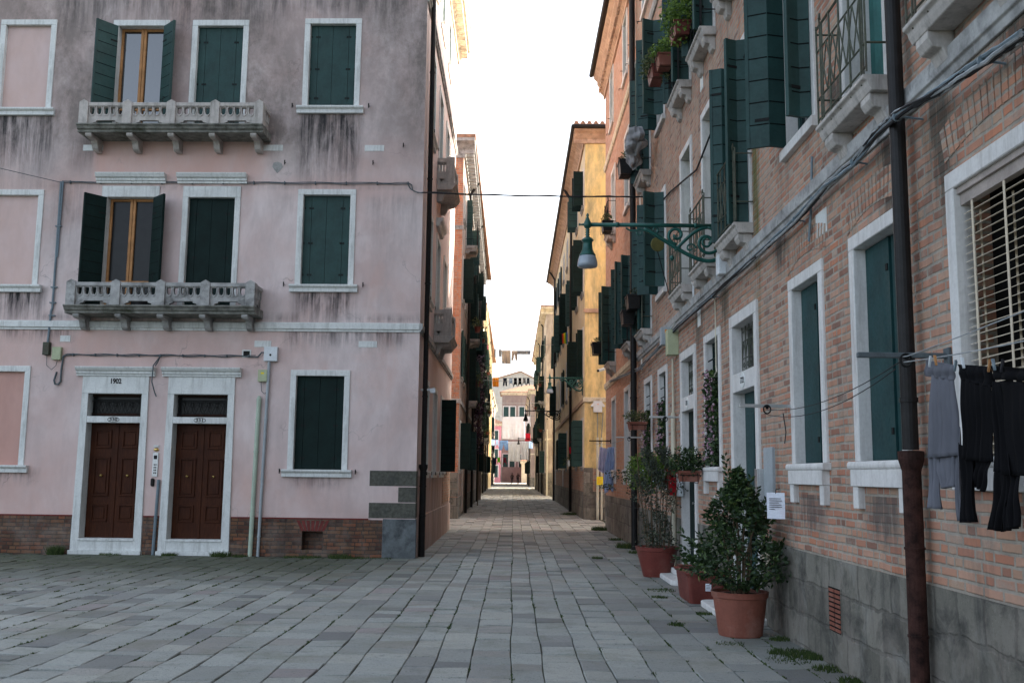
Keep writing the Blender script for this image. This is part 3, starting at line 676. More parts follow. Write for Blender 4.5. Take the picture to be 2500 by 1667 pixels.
# doors
def house_door(u,num,date=None):
    w=1.02; mb=MB(); zt,z2,z3=2.43,2.98,3.31
    o=.15
    mb.box(-w/2-.17,w/2+.17,-.09,.3,0,.075); mb.box(-w/2-.02,w/2+.02,-.03,.29,.0751,.25); mb.box(-w/2-.02,w/2+.02,-.05,.29,.2501,.29)
    for s_ in(-1,1):
        pr=[(s_*w/2,.0751),(s_*(w/2+.155),.0751),(s_*(w/2+.125),z2-.001),(s_*(w/2-.0),z2-.001)]
        mb.prism(pr,'y',-.035,.3)
    mb.box(-w/2,w/2,-.033,.12,zt,zt+.12); mb.box(-w/2-.125,w/2+.125,-.034,.3,z2,z3)
    p=F.part(mb,'door',M['white'],u,0,bevel=.005); F.holes.append((u-w/2-.1,u+w/2+.1,0.0,z3-.02))
    c=MB(); c.prism([(0,0),(-.06,0),(-.06,.035),(-.09,.045),(-.09,.085),(-.13,.105),(-.16,.15),(-.16,.17),(0,.17)],'x',-w/2-.24,w/2+.24)
    c.build('cornice',M['white'],p,F.at(u,z3),bevel=.003)
    d=MB(); H=zt-.29
    for s_ in(-1,1):
        x0,x1=(-w/2,-.004) if s_<0 else(.004,w/2)
        d.box(x0,x1,.2,.24,.29,zt)
        for a,b in((.14,.29),(.36,.70),(.78,.94)):
            xa,xb,za,zb=x0+.1,x1-.1,.29+a*H,.29+b*H
            for (a1,b1,c1,d1) in((xa,xb,za,za+.03),(xa,xb,zb-.03,zb),(xa,xa+.03,za+.03,zb-.03),(xb-.03,xb,za+.03,zb-.03)): d.box(a1,b1,.176,.2,c1,d1)
            d.box(xa+.06,xb-.06,.184,.2,za+.06,zb-.06)
    d.box(-.03,.03,.185,.2,.29,zt); d.build('door_leaf',M['door'],p,F.at(u,0),bevel=.004)
    for s_ in(-1,1):
        k=MB(); k.lathe([(.0,-.06),(.018,-.055),(.024,-.04),(.018,-.025),(.008,-.02),(.008,0),(.02,.0)],0,0,12)
        W=F.at(u+s_*.25,.29+.54*H,.18)@Matrix.Rotation(-math.pi/2,4,'X')@Matrix.Rotation(0,4,'Z')
        k.build('door_knob',M['brass'],p,W,smooth=True)
    g_=MB(); g_.box(-w/2,w/2,.2,.21,zt+.12,z2); sub(g_,'transom_pane',M['glassdarkrefl'],p)
    f=MB(); f.box(-w/2,w/2,.17,.2,zt+.12,zt+.19); f.box(-w/2,w/2,.17,.2,z2-.05,z2); sub(f,'transom_frame',M['door'],p)
    ir=MB(); za,zb=zt+.15,z2-.14
    for z in(za,za+.03,zb,zb+.03,z2-.04): ir.tube([(-w/2+.02,.12,z),(w/2-.02,.12,z)],.006,5)
    for x in(-w/2+.04,-w/2+.1,w/2-.1,w/2-.04): ir.tube([(x,.12,zt+.12),(x,.12,z2)],.006,5)
    n=5; cw=(w-.24)/n
    for i in range(n):
        xc=-w/2+.12+cw*(i+.5); hh=zb-za-.03
        for s_ in(-1,1):
            ir.tube([(xc,.12,za+.03)]+[(xc+s_*cw*.5*math.sin(t*1.6),.12,za+.03+hh*t**1.1) for t in np.linspace(.15,1,8)],.006,5)
            ir.tube([(xc+s_*(.055+.035*math.cos(t)*(1-t/9)),.12,zb-.05+.035*math.sin(t)) for t in np.linspace(0,5.2,12)],.005,5)
    sub(ir,'transom_grille',M['iron'],p)
    # oval number
    ov=MB(); ov.tube([(.11*math.cos(a),-.0345,zt+.06+.045*math.sin(a)) for a in np.linspace(0,6.2832,25)],.005,5); sub(ov,'number_oval',M['inkgrey'],p)
    text_mesh(num,.082,M['inkgrey'],p,F.at(u,zt+.06,-.035),'house_number',1.25,bold=.002)
    if date: text_mesh(date,.13,M['inkgrey'],p,F.at(u,z3-.1,-.036),'date_inscription',.85,bold=.005)
    return p
house_door(-5.74,'330','1902'); house_door(-4.1,'331')
# belt course, quoins, plinth
b=MB(); pr=[(0,4.19),(-.03,4.19),(-.03,4.23),(-.06,4.24),(-.06,4.35),(0,4.37)]
b.prism(pr,'x',-12,.0); o=F.part(b,'belt_course',M['white'],bevel=.003)
b=MB(); b.prism(pr,'x',-.06,9.7); FS.part(b,'belt_course',M['oldstone'],bevel=.003)
for z in(10.82,):
    b=MB(); b.prism([(0,z),(-.04,z),(-.04,z+.05),(-.07,z+.07),(-.07,z+.13),(0,z+.15)],'x',0,9.7); FS.part(b,'belt_course',M['oldstone'])
for (u0,z0,z1,m,pr_) in((-.87,1.305,1.6,'quoin',.004),(-.33,1.015,1.3,'quoin',.004),(-.87,.72,1.01,'quoin',.004),(-.6,0,.715,'cornerstone',.02)):
    if z1<1.6 or 1:
        zz=(1.31 if z0==1.305 else z0)
        b=MB(); b.box(u0,pr_,-pr_,.2,zz,z1-.004); F.part(b,'quoin_stone',M[m],bevel=.006)
segs=[(-12,-6.4),(-5.07,-4.76),(-3.43,-.605)]
b=MB(); F2=[(-2.09,-1.70,.13,.47)]
for a,c in segs: b.wall(a,c,-.1,.69,[h for h in F2 if a<h[0]<c],.3,Matrix.Translation((0,-.012,0)))
F.part(b,'brick_plinth',M['darkbrick'])
F.holes+=[(a,c,0,.66) for a,c in segs]
b=MB(); b.box(-2.15,-1.6,.22,.26,.05,.5); F.part(b,'cellar_vent',M['darkbrick'],label='small square cellar opening under fanned brick arch')
b=MB()
for i in range(7):
    x=-1.895+(i-3)*.062; t=(i-3)*.03; b.prism([(x-.026,.475),(x+.026,.475),(x+.03+t,.665),(x-.03+t,.665)],'y',-.018,0)
F.part(b,'brick_arch',M['redpaint'])
for a,c in segs:
    b=MB(); b.box(a,c if c<-1 else -.87,-.02,0,.69,.715); F.part(b,'plinth_band',M['redpaint'])
# small stone tablets
for u,z,w in((-6.5,7.79,.4),(-2.96,7.8,.4),(-.97,7.8,.38),(-.98,3.96,.35),(-2.98,3.95,.32),(-6.78,4.02,.2)):
    b=MB(); b.box(-w/2,w/2,-.008,.05,-.06,.06); F.part(b,'stone_tablet',M['white'],u,z,bevel=.003)
b=MB(); b.prism([(-.1,.08),(-.02,.1),(.06,.07),(.09,.0),(.03,-.08),(-.02,-.13),(-.07,-.07),(-.12,0)],'y',-.006,.0); F.part(b,'plaster_patch',M['oldstone'],-2.83,7.42)
# electrical things
def boxpart(u,z,w,h,d,mat,name,label=None,bev=.008,Fc=None):
    b=MB(); b.box(-w/2,w/2,-d,0,-h/2,h/2); b.box(-w/2-.004,w/2+.004,-d*.72,-d*.66,-h/2-.004,h/2+.004)
    return (Fc or F).part(b,name,M[mat],u,z,bevel=bev,label=label)
j=boxpart(-2.8,3.75,.25,.27,.1,'whitepl','junction_box','pale square junction box at the top of the grey conduit')
b=MB(); b.lathe([(.02,-.004),(.02,.004)],0,0,10,Matrix.Translation((0,-.102,-.02))@Matrix.Rotation(math.pi/2,4,'X')); sub(b,'lock',M['iron'],j)
j=boxpart(-2.94,3.34,.17,.22,.08,'meter','meter_box','yellow green meter box under the pale junction box'); b=MB(); b.box(-.03,.03,-.082,-.08,.03,.06); sub(b,'sticker',M['yellowsign'],j)
boxpart(-6.9,3.73,.17,.24,.08,'meter','meter_box','yellow green meter box left of the doors')
boxpart(-7.1,3.82,.12,.24,.1,'irongreen','junction_box','dark weathered junction box at the foot of the thin conduit')
v=MB(); v.box(-.085,.085,-.012,0,-.075,.075); v=F.part(v,'vent_grille',M['white'],-3.28,3.76)
b=MB(); b.box(-.06,.06,-.016,-.011,-.05,.05)
for i in range(5): b.box(-.06,.06,-.02,-.012,-.045+i*.02,-.038+i*.02)
sub(b,'vent_slats',M['iron'],v)
b=MB(); pipe_run(b,[(-3.03,-.05,0),(-2.99,-.05,2.85)],.042,12); b.lathe([(.046,2.78),(.046,2.9),(.02,2.96)],-2.99,-.05,12)
for z in(.75,1.9,2.5): b.lathe([(.05,z),(.05,z+.03)],-3.03+.014*z,-.05,12)
F.part(b,'conduit',M['palegreen'],smooth=False,label='thick pale green conduit rising from the pavement')
b=MB(); pipe_run(b,[(-2.885,-.045,0),(-2.85,-.045,2.3),(-2.83,-.045,3.62)],.028,10)
for z in(.35,1.4,2.5): b.lathe([(.036,z),(.036,z+.03)],-2.885+.016*z,-.045,12)
F.part(b,'conduit',M['grey'],label='thin grey conduit up to the junction box')
b=MB(); pipe_run(b,[(-4.84,-.04,0),(-4.81,-.04,1.38)],.028,10); b.lathe([(.034,.66),(.034,.7)],-4.825,-.04,10); F.part(b,'conduit',M['bluegrey'],label='short blue grey conduit between the two doors')
j=boxpart(-4.9,1.66,.1,.44,.025,'steel','intercom_panel','steel intercom panel between the two doors',.004)
b=MB(); b.box(-.03,.03,-.03,-.024,.1,.17)
for i in range(4):
    for s_ in(-.022,.008): b.box(s_,s_+.016,-.03,-.024,-.17+i*.05,-.14+i*.05)
sub(b,'intercom_buttons',M['ink'],j)
b=MB(); b.lathe([(.0,-.045),(.03,-.04),(.045,-.02),(.05,0)],0,0,16,F.at(-4.9,1.93)@Matrix.Rotation(-math.pi/2,4,'X')@Matrix.Diagonal((1,.7,1,1)))
b=MB(); b.lathe([(.01,.045),(.03,.04),(.048,.02),(.052,0)],0,0,16,Matrix.Rotation(math.pi/2,4,'X')@Matrix.Diagonal((1,.62,1,1))); F.part(b,'bell_plate',M['brass'],-4.9,1.935,smooth=True)
b=MB(); b.box(-.045,.045,-.03,0,-.02,.02); F.part(b,'bell_label',M['white'],-4.9,2.0)
b=MB(); b.box(-.035,.035,-.05,0,-.075,.075); F.part(b,'key_box',M['blackpipe'],-4.93,1.33,bevel=.02)
# cables on the wall
def wav(u0,u1,z,n,a,y=-.03,sd=0):
    r=random.Random(sd); return [(u0+(u1-u0)*i/n,y+r.uniform(-.006,.006),z+a*math.sin(i*1.1+sd)+r.uniform(-a,a)*.5) for i in range(n+1)]
b=MB()
for k in range(2): b.tube(wav(-7.05,-.3,7.08+.02*k,40,.008,sd=k),.008,5)
b.tube([(-.3,-.03,7.1),(-.22,-.03,7.06),(-.2,-.04,6.95),(-.1,-.05,6.9),(0,-.06,6.9)],.011,5)
b.tube([(-.3,-.03,7.08),(-.24,-.03,6.98),(-.15,-.04,6.92),(0,-.06,6.89)],.011,5)
for i in range(12): b.box(-6.9+i*.6,-6.88+i*.6,-.045,0,7.06,7.12)
F.part(b,'wall_cable',M['cable'])
b=MB(); b.tube([(-7.07,-.03,7.1),(-7.06,-.03,4.6),(-7.08,-.03,4.55),(-7.1,-.03,3.9)],.022,7); b.tube([(-7.03,-.03,7.1),(-7.04,-.03,5.6)],.016,6)
for z in(4.45,4.7,5.0,6.2): b.box(-7.12,-7.0,-.05,0,z,z+.02)
F.part(b,'conduit',M['bluegrey'],label='thin vertical conduit beside the blind windows')
b=MB()
for k in range(3): b.tube(wav(-6.72,-3.1,3.7+.012*k,34,.009,sd=k+5),.0065,5)
b.tube([(-3.1,-.03,3.69),(-3.05,-.04,3.7),(-2.98,-.05,3.78),(-2.92,-.05,3.78)],.014,6)
b.tube([(-6.72,-.03,3.71),(-6.78,-.03,3.68),(-6.8,-.03,3.45),(-6.8,-.03,3.2),(-6.84,-.04,3.14),(-6.9,-.04,3.15),(-6.92,-.04,3.22),(-6.88,-.04,3.38)],.018,7)
b.tube([(-4.92,-.03,3.7),(-4.95,-.04,3.6),(-5.0,-.05,3.5)],.012,5); b.tube([(-4.93,-.03,3.68),(-4.99,-.17,3.5),(-5.0,-.17,3.2),(-4.96,-.1,3.0),(-4.93,-.08,2.92)],.012,5)
for i in range(9): b.box(-6.6+i*.42,-6.58+i*.42,-.05,0,3.685,3.735)
b.tube([(-7.1,-.03,3.7),(-7.08,-.05,3.5),(-6.98,-.05,3.42),(-6.9,-.05,3.5),(-6.88,-.05,3.6)],.006,5); b.tube([(-2.97,-.04,3.23),(-2.95,-.05,3.05),(-2.9,-.05,3.0),(-2.86,-.05,3.02)],.006,5)
F.part(b,'wall_cable',M['cable'])
for u,z in((-2.62,5.1),(-1.1,5.1),(-2.55,1.57),(-1.13,1.57),(-2.6,8.65),(-1.1,8.65),(-2.7,7.5),(-.4,7.85),(-.98,7.5)):
    b=MB(); b.tube([(0,0,0),(0,-.05,0),(.0,-.055,-.05)],.01,5); b.box(-.01,.01,-.06,-.045,-.03,.04); F.part(b,'shutter_stay',M['iron'],u,z)
# --- alley side
for (c,w) in((1.71,.86),(3.95,.9),(6.25,.86)):
    for r,(z0,z1) in enumerate(((1.6,3.35),(5.1,6.85),(8.6,10.35),(12.0,13.3))):
        if r in(1,2) and c==3.95: z0-=.5
        p=frame(FS,c,z0,w,z1-z0,fw=.11,d=.2); 
        if c==3.95 and r in(1,2): pass
        else: sill(p,w+.36,'mould',.09)
        if r==0 and c>6:
            void(p,w,z1-z0,.19); leaf(p,-w/2,0,z1-z0,.36,92,1,'greend',hy=-.02,label='black shutter standing open into the alley')
        else: closed(p,w,z1-z0,.16,mat='tealg' if r<3 else 'green')
        st=MB(); st.tube([(-w/2-.16,0,-.02),(-w/2-.16,-.1,-.02),(-w/2-.16,-.1,-.08)],.01,5); st.tube([(w/2+.16,0,-.02),(w/2+.16,-.1,-.02),(w/2+.16,-.1,-.08)],.01,5); st.build('shutter_stay',M['iron'],p,MW[p.name].copy())
        if r==1 and c==3.95:
            cc=MB(); cc.prism([(0,0),(-.06,0),(-.09,.05),(-.09,.09),(-.14,.12),(-.16,.19),(0,.19)],'x',-.65,.65); cc.build('cornice',M['white'],p,FS.at(c,7.1))
for z in(4.58,8.07): stone_balcony(FS,3.3,4.65,z,depth=.36,h=.6,bays=1,nbr=2,mat='palebal',slab='palebal',label='small stone balcony over the alley')
cn=MB(); cn.prism([(0,13.75),(-.05,13.75),(-.05,13.85),(-.12,13.9),(-.12,14.0),(-.36,14.12),(-.4,14.25),(-.4,14.38),(0,14.38)],'x',-.4,9.9)
for i in range(34): cn.box(.1+i*.29,.24+i*.29,-.3,-.05,13.9,14.05)
FS.part(cn,'cornice',M['cornwhite'])
cn=MB(); cn.prism([(0,13.75),(-.05,13.75),(-.12,13.9),(-.36,14.12),(-.4,14.38),(0,14.38)],'x',-12,.0); F.part(cn,'cornice',M['cornwhite'])
wl=MB(); wl.wall(-12,0,-.1,14.3,F.holes,.3,None,.13,stain)
REL=MW[PK.name].inverted()@FS.W
wl.build('wall',M['pink'],PK,F.W.copy())
w2=MB(); w2.wall(0,9.8,1.5,14.3,FS.holes,.22,None); w2.build('side_wall',M['pinkside'],PK,FS.W.copy())
w2=MB(); w2.add([(9.8,0,-.1),(9.8,12,-.1),(0,12,-.1),(9.8,0,14.3),(9.8,12,14.3),(0,12,14.3)],[(0,1,4,3),(1,2,5,4)]); w2.build('rear_wall',M['pinkside'],PK,FS.W.copy())
w3=MB(); w3.wall(0,9.8,-.1,1.5,[],.2); w3.build('lower_wall',M['dirtpink'],PK,FS.W.copy())
w3=MB(); w3.box(.06,9.8,-.03,0,-.1,.74); FS.part(w3,'plinth',M['dirtpink'],bevel=.01)
w3=MB(); w3.box(6.9,9.75,-.012,0,.8,1.62); FS.part(w3,'exposed_brick',M['brick'])
rf=roof_mesh(-12,0,.1,9.8,14.39,.42,2.4); rf.build('roof',M['tile'],PK,wm(LOC_L,0))
b=MB(); pipe_run(b,[(.42,-.09,1.62),(.42,-.09,13.7),(.42,-.35,14.1)],.05,12)
for z in(3.0,5.2,7.3,9.5,11.6): b.lathe([(.058,z),(.058,z+.03)],.42,-.09,12)
o=FS.part(b,'downpipe',M['blackpipe'],smooth=False)
b=MB(); b.lathe([(.062,0),(.062,1.6),(.085,1.66),(.085,1.72)],.42,-.09,14)
for z in(.75,1.3): b.lathe([(.07,z),(.07,z+.02)],.42,-.09,14)
FS.part(b,'iron_pipe_foot',M['blackpipe'])
b=MB(); b.box(-.12,-.02,-.04,.04,-.04,.05); b.box(-.02,.16,-.03,.03,0,.04); tag(b.build('security_light',M['whitepl'],None,FS.at(.42,3.12,-.17,math.pi/2),bevel=.005),'white security light clamped to the black downpipe','lamp')
# ================================================================ right row: brick house and orange house
BK=thing('brick_house','old brick house on the right with white stone door and window frames','house',(XR,0,0),-math.pi/2)
OR=thing('brick_house','orange brick house with projecting eaves beyond the black downpipe','house',(XR,21.5,0),-math.pi/2)
FB=Facade(BK,(XR,0,0),-math.pi/2); FO=Facade(OR,(XR,0,0),-math.pi/2)
def fac(y): return FB if y<21.5 else FO
def rwin(y,z0,z1,w=.86,kind='teal',st='roll',d=.26,fw=.11,mat='teal',leafw=.38,lmat='green',far=True,near=True,nw=None,label=None,name='window'):
    f=fac(y); p=frame(f,-y,z0,w,z1-z0,fw=fw,d=d,mat='white_clean',name=name,label=label); h=z1-z0
    if st: sill(p,w+.3 if st=='roll' else w+.24,st,.06,mat='white_clean')
    if kind=='teal':
        b=MB(); b.box(-w/2,.06,.075,.11,0,h-.01); b.box(.075,w/2-.0,.09,.12,0,h-.01); b.cur=1; b.box(-w/2,w/2,.115,.14,0,h)
        b.cur=2
        for zz in(.13*h,.86*h): b.box(.0,.04,.067,.075,zz-.025,zz+.025)
        sub(b,'shutter',[M[mat],M['gap_shade'],M['iron']],p)
    elif kind=='open':
        void(p,w,h,d-.01); pane(p,w,h,.13,trans=.5,wood='green')
        if far: leaf(p,-w/2,.02,h-.03,leafw,93,1,lmat,hy=-.02,pitch=.24,fold=True)
        if near: leaf(p,w/2,.02,h-.03,nw or leafw,90,-1,lmat,hy=-.02,pitch=.24,fold=True)
    elif kind=='olive': closed(p,w,h,.125,mat='olive')
    elif kind=='dark': pane(p,w,h,.11,wood='greend')
    return p
# ground floor
for i,(y,k) in enumerate(((9.06,'teal'),(7.29,'teal'))): rwin(y,1.68,3.35,kind=k,w=.84)
bw=rwin(5.25,1.68,3.32,w=1.32,kind='x',d=.3,name='window',label='wide window behind a beige slatted blind')
b=MB(); b.box(-.66,.66,.02,.07,1.53,1.64); b.box(-.66,.66,.0,.09,1.6,1.6402); sub(b,'blind_box',M['blindbox'],bw)
b=MB()
for i in range(30):
    z=.02+i*.05; b.prism([(.028,z),(.028,z+.003),(.066,z+.017),(.066,z+.014)],'x',-.64,.64)
b.cur=1
for x in(-.52,-.13,.26,.6): b.box(x-.011,x+.011,.022,.026,0,1.53); b.box(x-.011,x+.011,.071,.074,0,1.47)
sub(b,'slatted_blind',[M['blindslat'],M['blindslat']],bw); void(bw,1.3,1.6,.2)
b=MB(); b.box(-.66,-.655,.1,.2,0,1.64); sub(b,'brick_reveal',M['brick'],bw)
def flower_screen(y,y2,label):
    w=.7; t=thing('flower_screen',label,'flower screen',(XR,y,1.72),-math.pi/2,'climbing flower screens in the windows')
    b=MB()
    for i in range(9):
        b.box(-w/2,w/2,.0,.012,.05+i*.17,.065+i*.17)
        if i<5: b.box(-w/2+i*w/4-.006,-w/2+i*w/4+.006,.0,.012,0,y2)
    b.build('lattice',M['greend'],t)
    b=MB(); leaves(b,[(rng.uniform(-w/2,w/2),rng.uniform(-.05,.0),rng.uniform(0,y2)) for _ in range(1500)],.06,asp=.8); b.build('foliage',M['leaf'],t)
    b=MB(); leaves(b,[(p[0]+rng.normal()*.015,p[1],p[2]+rng.normal()*.015) for p in [(rng.uniform(-w/2,w/2),rng.uniform(-.11,-.04),rng.uniform(0,y2)) for _ in range(90)] for _ in range(3)],.034,asp=1.0); b.build('blossom',M['petalpale'],t)
for y,l,hh in((13.4,'tall screen of green leaves and pink blossoms in the window next to door 722',1.25),(17.9,'dark blossom screen just beyond the cream conduit',1.15),(19.85,'dark blossom screen beside the tall black downpipe',1.1)):
    p=rwin(y,1.68,3.4,kind='dark',w=.86); flower_screen(y,hh,l)
for y in(23.6,26.7): rwin(y,1.7,3.55,kind='x',w=.84); 
for y in(22.35,): rwin(y,1.7,3.6,kind='x',w=.7)
for y,w_ in((23.6,.84),(26.7,.84),(22.35,.7)):
    b=MB(); b.box(-w_/2,w_/2,.1,.14,0,1.85); FO.part(b,'shutter',M['greend'],-y,1.7)
def rdoor(y,w,num,label,dd=0,zt=2.56,z2=2.78,z3=3.37,steps=None,lamat='teal'):
    o=.14; mb=MB()
    for s_ in(-1,1):
        a,b_=sorted((s_*w/2,s_*(w/2+o))); mb.box(a,b_,-.03,.34,.16,z3); mb.box(a-.012,b_+.012,-.045,.34,.16,.62)
    mb.box(-w/2-o,w/2+o,-.031,.34,z3,z3+.14); mb.box(-w/2,w/2,-.028,.3,zt,z2); mb.box(-w/2-o,w/2+o,-.06,.34,.0,.16)
    p=FB.part(mb,'door',M['white_clean'],-y,0,bevel=.006,label=label); FB.holes.append((-y-w/2-o+.01,-y+w/2+o-.01,0,z3+.12))
    d=MB(); d.box(-w/2,w/2,.165,.2,.16,zt); DD=Matrix.Translation((0,dd,0))
    for s_ in(-1,1):
        for a,b_ in((.3,1.0),(1.15,2.3)):
            x0,x1=(-w/2+.1,-.07) if s_<0 else(.07,w/2-.1)
            d.box(x0,x1,.152,.166,a,b_)
    d.box(-.012,.012,.155,.166,.16,zt); d.v=[(a_,b__+dd,c__) for a_,b__,c__ in d.v]; d.build('door_leaf',M[lamat],p,MW[p.name].copy(),bevel=.004)
    b=MB(); b.lathe([(.006,-.05),(.018,-.045),(.018,-.03),(.006,-.02),(.006,0)],0,0,10,Matrix.Translation((.05,.15+dd,1.15))@Matrix.Rotation(-math.pi/2,4,'X')); sub(b,'door_knob',M['steel'],p)
    g_=MB(); g_.box(-w/2,w/2,.17,.18,z2,z3); sub(g_,'transom_pane',M['glassdarkrefl'],p)
    ir=MB()
    for i in range(7): ir.tube([(-w/2+w*i/6,.1,z2),(-w/2+w*i/6,.1,z3)],.007,5)
    for z in(z2+.06,z2+.2,z3-.18,z3-.06): ir.tube([(-w/2,.1,z),(w/2,.1,z)],.007,5)
    for i in range(6):
        x=-w/2+w*i/6; ir.tube([(x,.1,z2+.2),(x+w/12,.1,z3-.18),(x+w/6,.1,z2+.2)],.006,5)
        ir.tube([(x+w/12+.03*math.cos(t),.1,z2+.12+.03*math.sin(t)) for t in np.linspace(0,6.28,10)],.005,5)
    sub(ir,'transom_grille',M['irongreen'],p)
    if num:
        pl=MB(); pl.lathe([(0,-.001),(.11,0),(.105,.006),(0,.006)],0,0,24,Matrix.Translation((0,-.03,(zt+z2)/2))@Matrix.Rotation(math.pi/2,4,'X')@Matrix.Diagonal((1.1,.8,1,1))); sub(pl,'number_plate',M['white'],p)
        text_mesh(num,.1,M['ink'],p,FB.at(-y,(zt+z2)/2,-.0385),'house_number',1.2)
    # steps: rounded slabs
    st=MB()
    for (dx,dy,z0,z1) in((w/2+.28,.42,0,.075),(w/2+.12,.24,.0755,.16)):
        r=.12; pts=[(-dx,0)]+[(-dx+r-r*math.cos(a),-dy+r-r*math.sin(a)) for a in np.linspace(0,math.pi/2,6)]+[(dx-r+r*math.sin(a),-dy+r-r*math.cos(a)) for a in np.linspace(0,math.pi/2,6)]+[(dx,0)]
        st.prism(pts,'z',z0,z1)
    st.build('door_step',M['white_clean'],p,MW[p.name].copy(),bevel=.012)
    return p
rdoor(11.55,1.1,'722','pale blue green door with number 722 on its lintel',lamat='teal',dd=-.045); rdoor(15.28,1.05,'721','narrow dark green door beyond the round wreath of blossoms' and 'dark door behind the rectangular planter',lamat='greend',dd=-.08)
# first floor
for y,k in((7.35,'cur'),(11.55,'open'),(13.4,'olive'),(15.25,'olive'),(19.8,'open')):
    p=rwin(y,4.4,6.66,w=.84,kind='x' if k=='cur' else k,st=None,leafw=.24,name='balcony_window')
    if k=='cur':
        void(p,.84,2.26,.4); b=MB(); n=40
        xs=[-.42+.84*i/n for i in range(n+1)]
        vs=[(x,.2+.022*math.sin(i*1.3)+.01*math.sin(i*2.9),z) for z in(0,2.26) for i,x in enumerate(xs)]
        b.add(vs,[(i,i+1,n+2+i,n+1+i) for i in range(n)]); sub(b,'curtain',M['tealg'],p)
    french_balcony(fac(y),-y-.56,-y+.56,4.42)
rwin(9.1,4.78,6.66,w=.84,kind='open',st='plain',leafw=.36,nw=.22); rwin(17.9,4.9,6.66,w=.84,kind='open',st='plain',leafw=.36)
rwin(5.5,4.4,6.66,w=.84,kind='dark',st=None,name='balcony_window'); french_balcony(FB,-5.5-.56,-5.5+.56,4.42)
rwin(23.6,4.6,6.6,w=.84,kind='open',st='plain',leafw=.3); 
p=rwin(26.7,4.55,6.6,w=.84,kind='open',st=None,leafw=.34,name='balcony_window'); french_balcony(FO,-27.3,-26.1,4.55,mat='iron')
p=rwin(22.35,4.55,6.5,w=.7,kind='open',st=None,leafw=.28,name='balcony_window'); french_balcony(FO,-22.95,-21.75,4.5,mat='iron')
# second floor
for y,k in((5.5,'olive'),(7.35,'dark'),(11.55,'teal'),(13.4,'open'),(15.25,'open'),(19.8,'open'),(26.7,'x')):
    p=rwin(y,7.62 if y<21 else 8.1,9.9,w=.84,kind=k,st=None,leafw=.26,name='balcony_window',mat='tealg')
    if k=='x': b=MB(); b.box(-.42,.42,.18,.22,0,1.8); sub(b,'shutter',M['white'],p)
    french_balcony(fac(y),-y-.56,-y+.56,7.64 if y<21 else 8.12,mat='iron')
rwin(9.1,8.1,9.9,w=.84,kind='open',st='plain',leafw=.38); rwin(17.9,8.1,9.95,w=.84,kind='open',st='plain',leafw=.36); p=rwin(23.4,8.0,9.8,w=.8,kind='x',st='plain'); b=MB(); b.box(-.4,.4,.18,.22,0,1.8); sub(b,'shutter',M['tealg'],p)
# top floor
for y in(17.9,19.9,22.15,23.7,27.1): 
    p=rwin(y,11.4,12.95,w=.82,kind='x',st='plain'); b=MB(); b.box(-.41,.41,.14,.18,0,1.55); sub(b,'shutter',M['tealg'],p)
    st=MB(); st.tube([(-.6,0,-.05),(-.6,-.1,-.05),(-.6,-.1,-.1)],.01,5); st.tube([(-.43,.0,.35),(-.43,-.08,.35)],.01,5); sub(st,'shutter_stay',M['iron'],p)
# courses
for f,a,c in((FB,-21.5,6),(FO,-29.1,-21.5)):
    b=MB(); b.prism([(0,4.02),(-.02,4.02),(-.03,4.07),(-.05,4.08),(-.05,4.2),(0,4.22)],'x',a,c); f.part(b,'belt_course',M['oldstone' if c>0 else 'cornwhite'],bevel=.004)
    b=MB(); b.prism([(0,10.62),(-.03,10.62),(-.06,10.68),(-.06,10.78),(0,10.8)],'x',a,c); f.part(b,'belt_course',M['oldstone' if c>0 else 'cornwhite'])
pr=[(0,13.0),(-.05,13.0),(-.05,13.12),(-.13,13.2),(-.13,13.34),(-.24,13.46),(-.24,13.56),(-.34,13.66),(-.34,13.78),(0,13.8)]
b=MB(); b.prism(pr,'x',-29.3,-21.5)
for i in range(40): b.box(-29.25+i*.2,-29.15+i*.2,-.2,-.1,13.2,13.32)
FO.part(b,'cornice',M['cornice']); b=MB(); b.tube([(-29.35,-.42,13.8),(-21.5,-.42,13.8)],.07,10); FO.part(b,'gutter',M['blackpipe'])
b=MB(); b.prism(pr,'x',-21.5,6); FB.part(b,'cornice',M['cornice'])
# walls
b=MB(); b.wall(-21.5,6,.86,13.9,FB.holes,.3); b.add([(6,0,-.1),(6,9,-.1),(-21.5,9,-.1),(6,0,13.9),(6,9,13.9),(-21.5,9,13.9)],[(0,1,4,3),(1,2,5,4)]); b.build('wall',M['brick'],BK,FB.W.copy())
b=MB(); b.wall(-21.5,6,-.1,.88,[h for h in FB.holes if h[2]<.5],.3,Matrix.Translation((0,-.015,0))); b.box(-21.5,-15.9,-.0149,.0,.879,.88); b.build('stone_plinth',M['plinthR'],BK,FB.W.copy())
b=MB(); b.wall(-29.1,-21.5,.98,13.9,FO.holes,.3); b.add([(-29.1,0,.9),(-29.1,9,.9),(-21.5,9,.9),(-29.1,0,13.9),(-29.1,9,13.9),(-21.5,9,13.9)],[(0,1,4,3),(1,2,5,4)]); b.build('wall',M['orange'],OR,FO.W.copy())
b=MB(); b.wall(-29.1,-21.5,-.1,1.0,[],.3,Matrix.Translation((0,-.015,0))); b.add([(-29.115,-.015,-.1),(-29.115,9,-.1),(-21.5,9,-.1),(-29.115,-.015,1.0),(-29.115,9,1.0),(-21.5,9,1.0)],[(0,1,4,3),(1,2,5,4)]); b.build('stone_plinth',M['plinthY'],OR,FO.W.copy())
roof_mesh(-29.1,-21.5,0,9,13.82,.4,1.6).build('roof',M['tile'],OR,FO.W.copy()); roof_mesh(-21.45,6,0,9,13.82,.4,1.8).build('roof',M['tile'],BK,FB.W.copy())
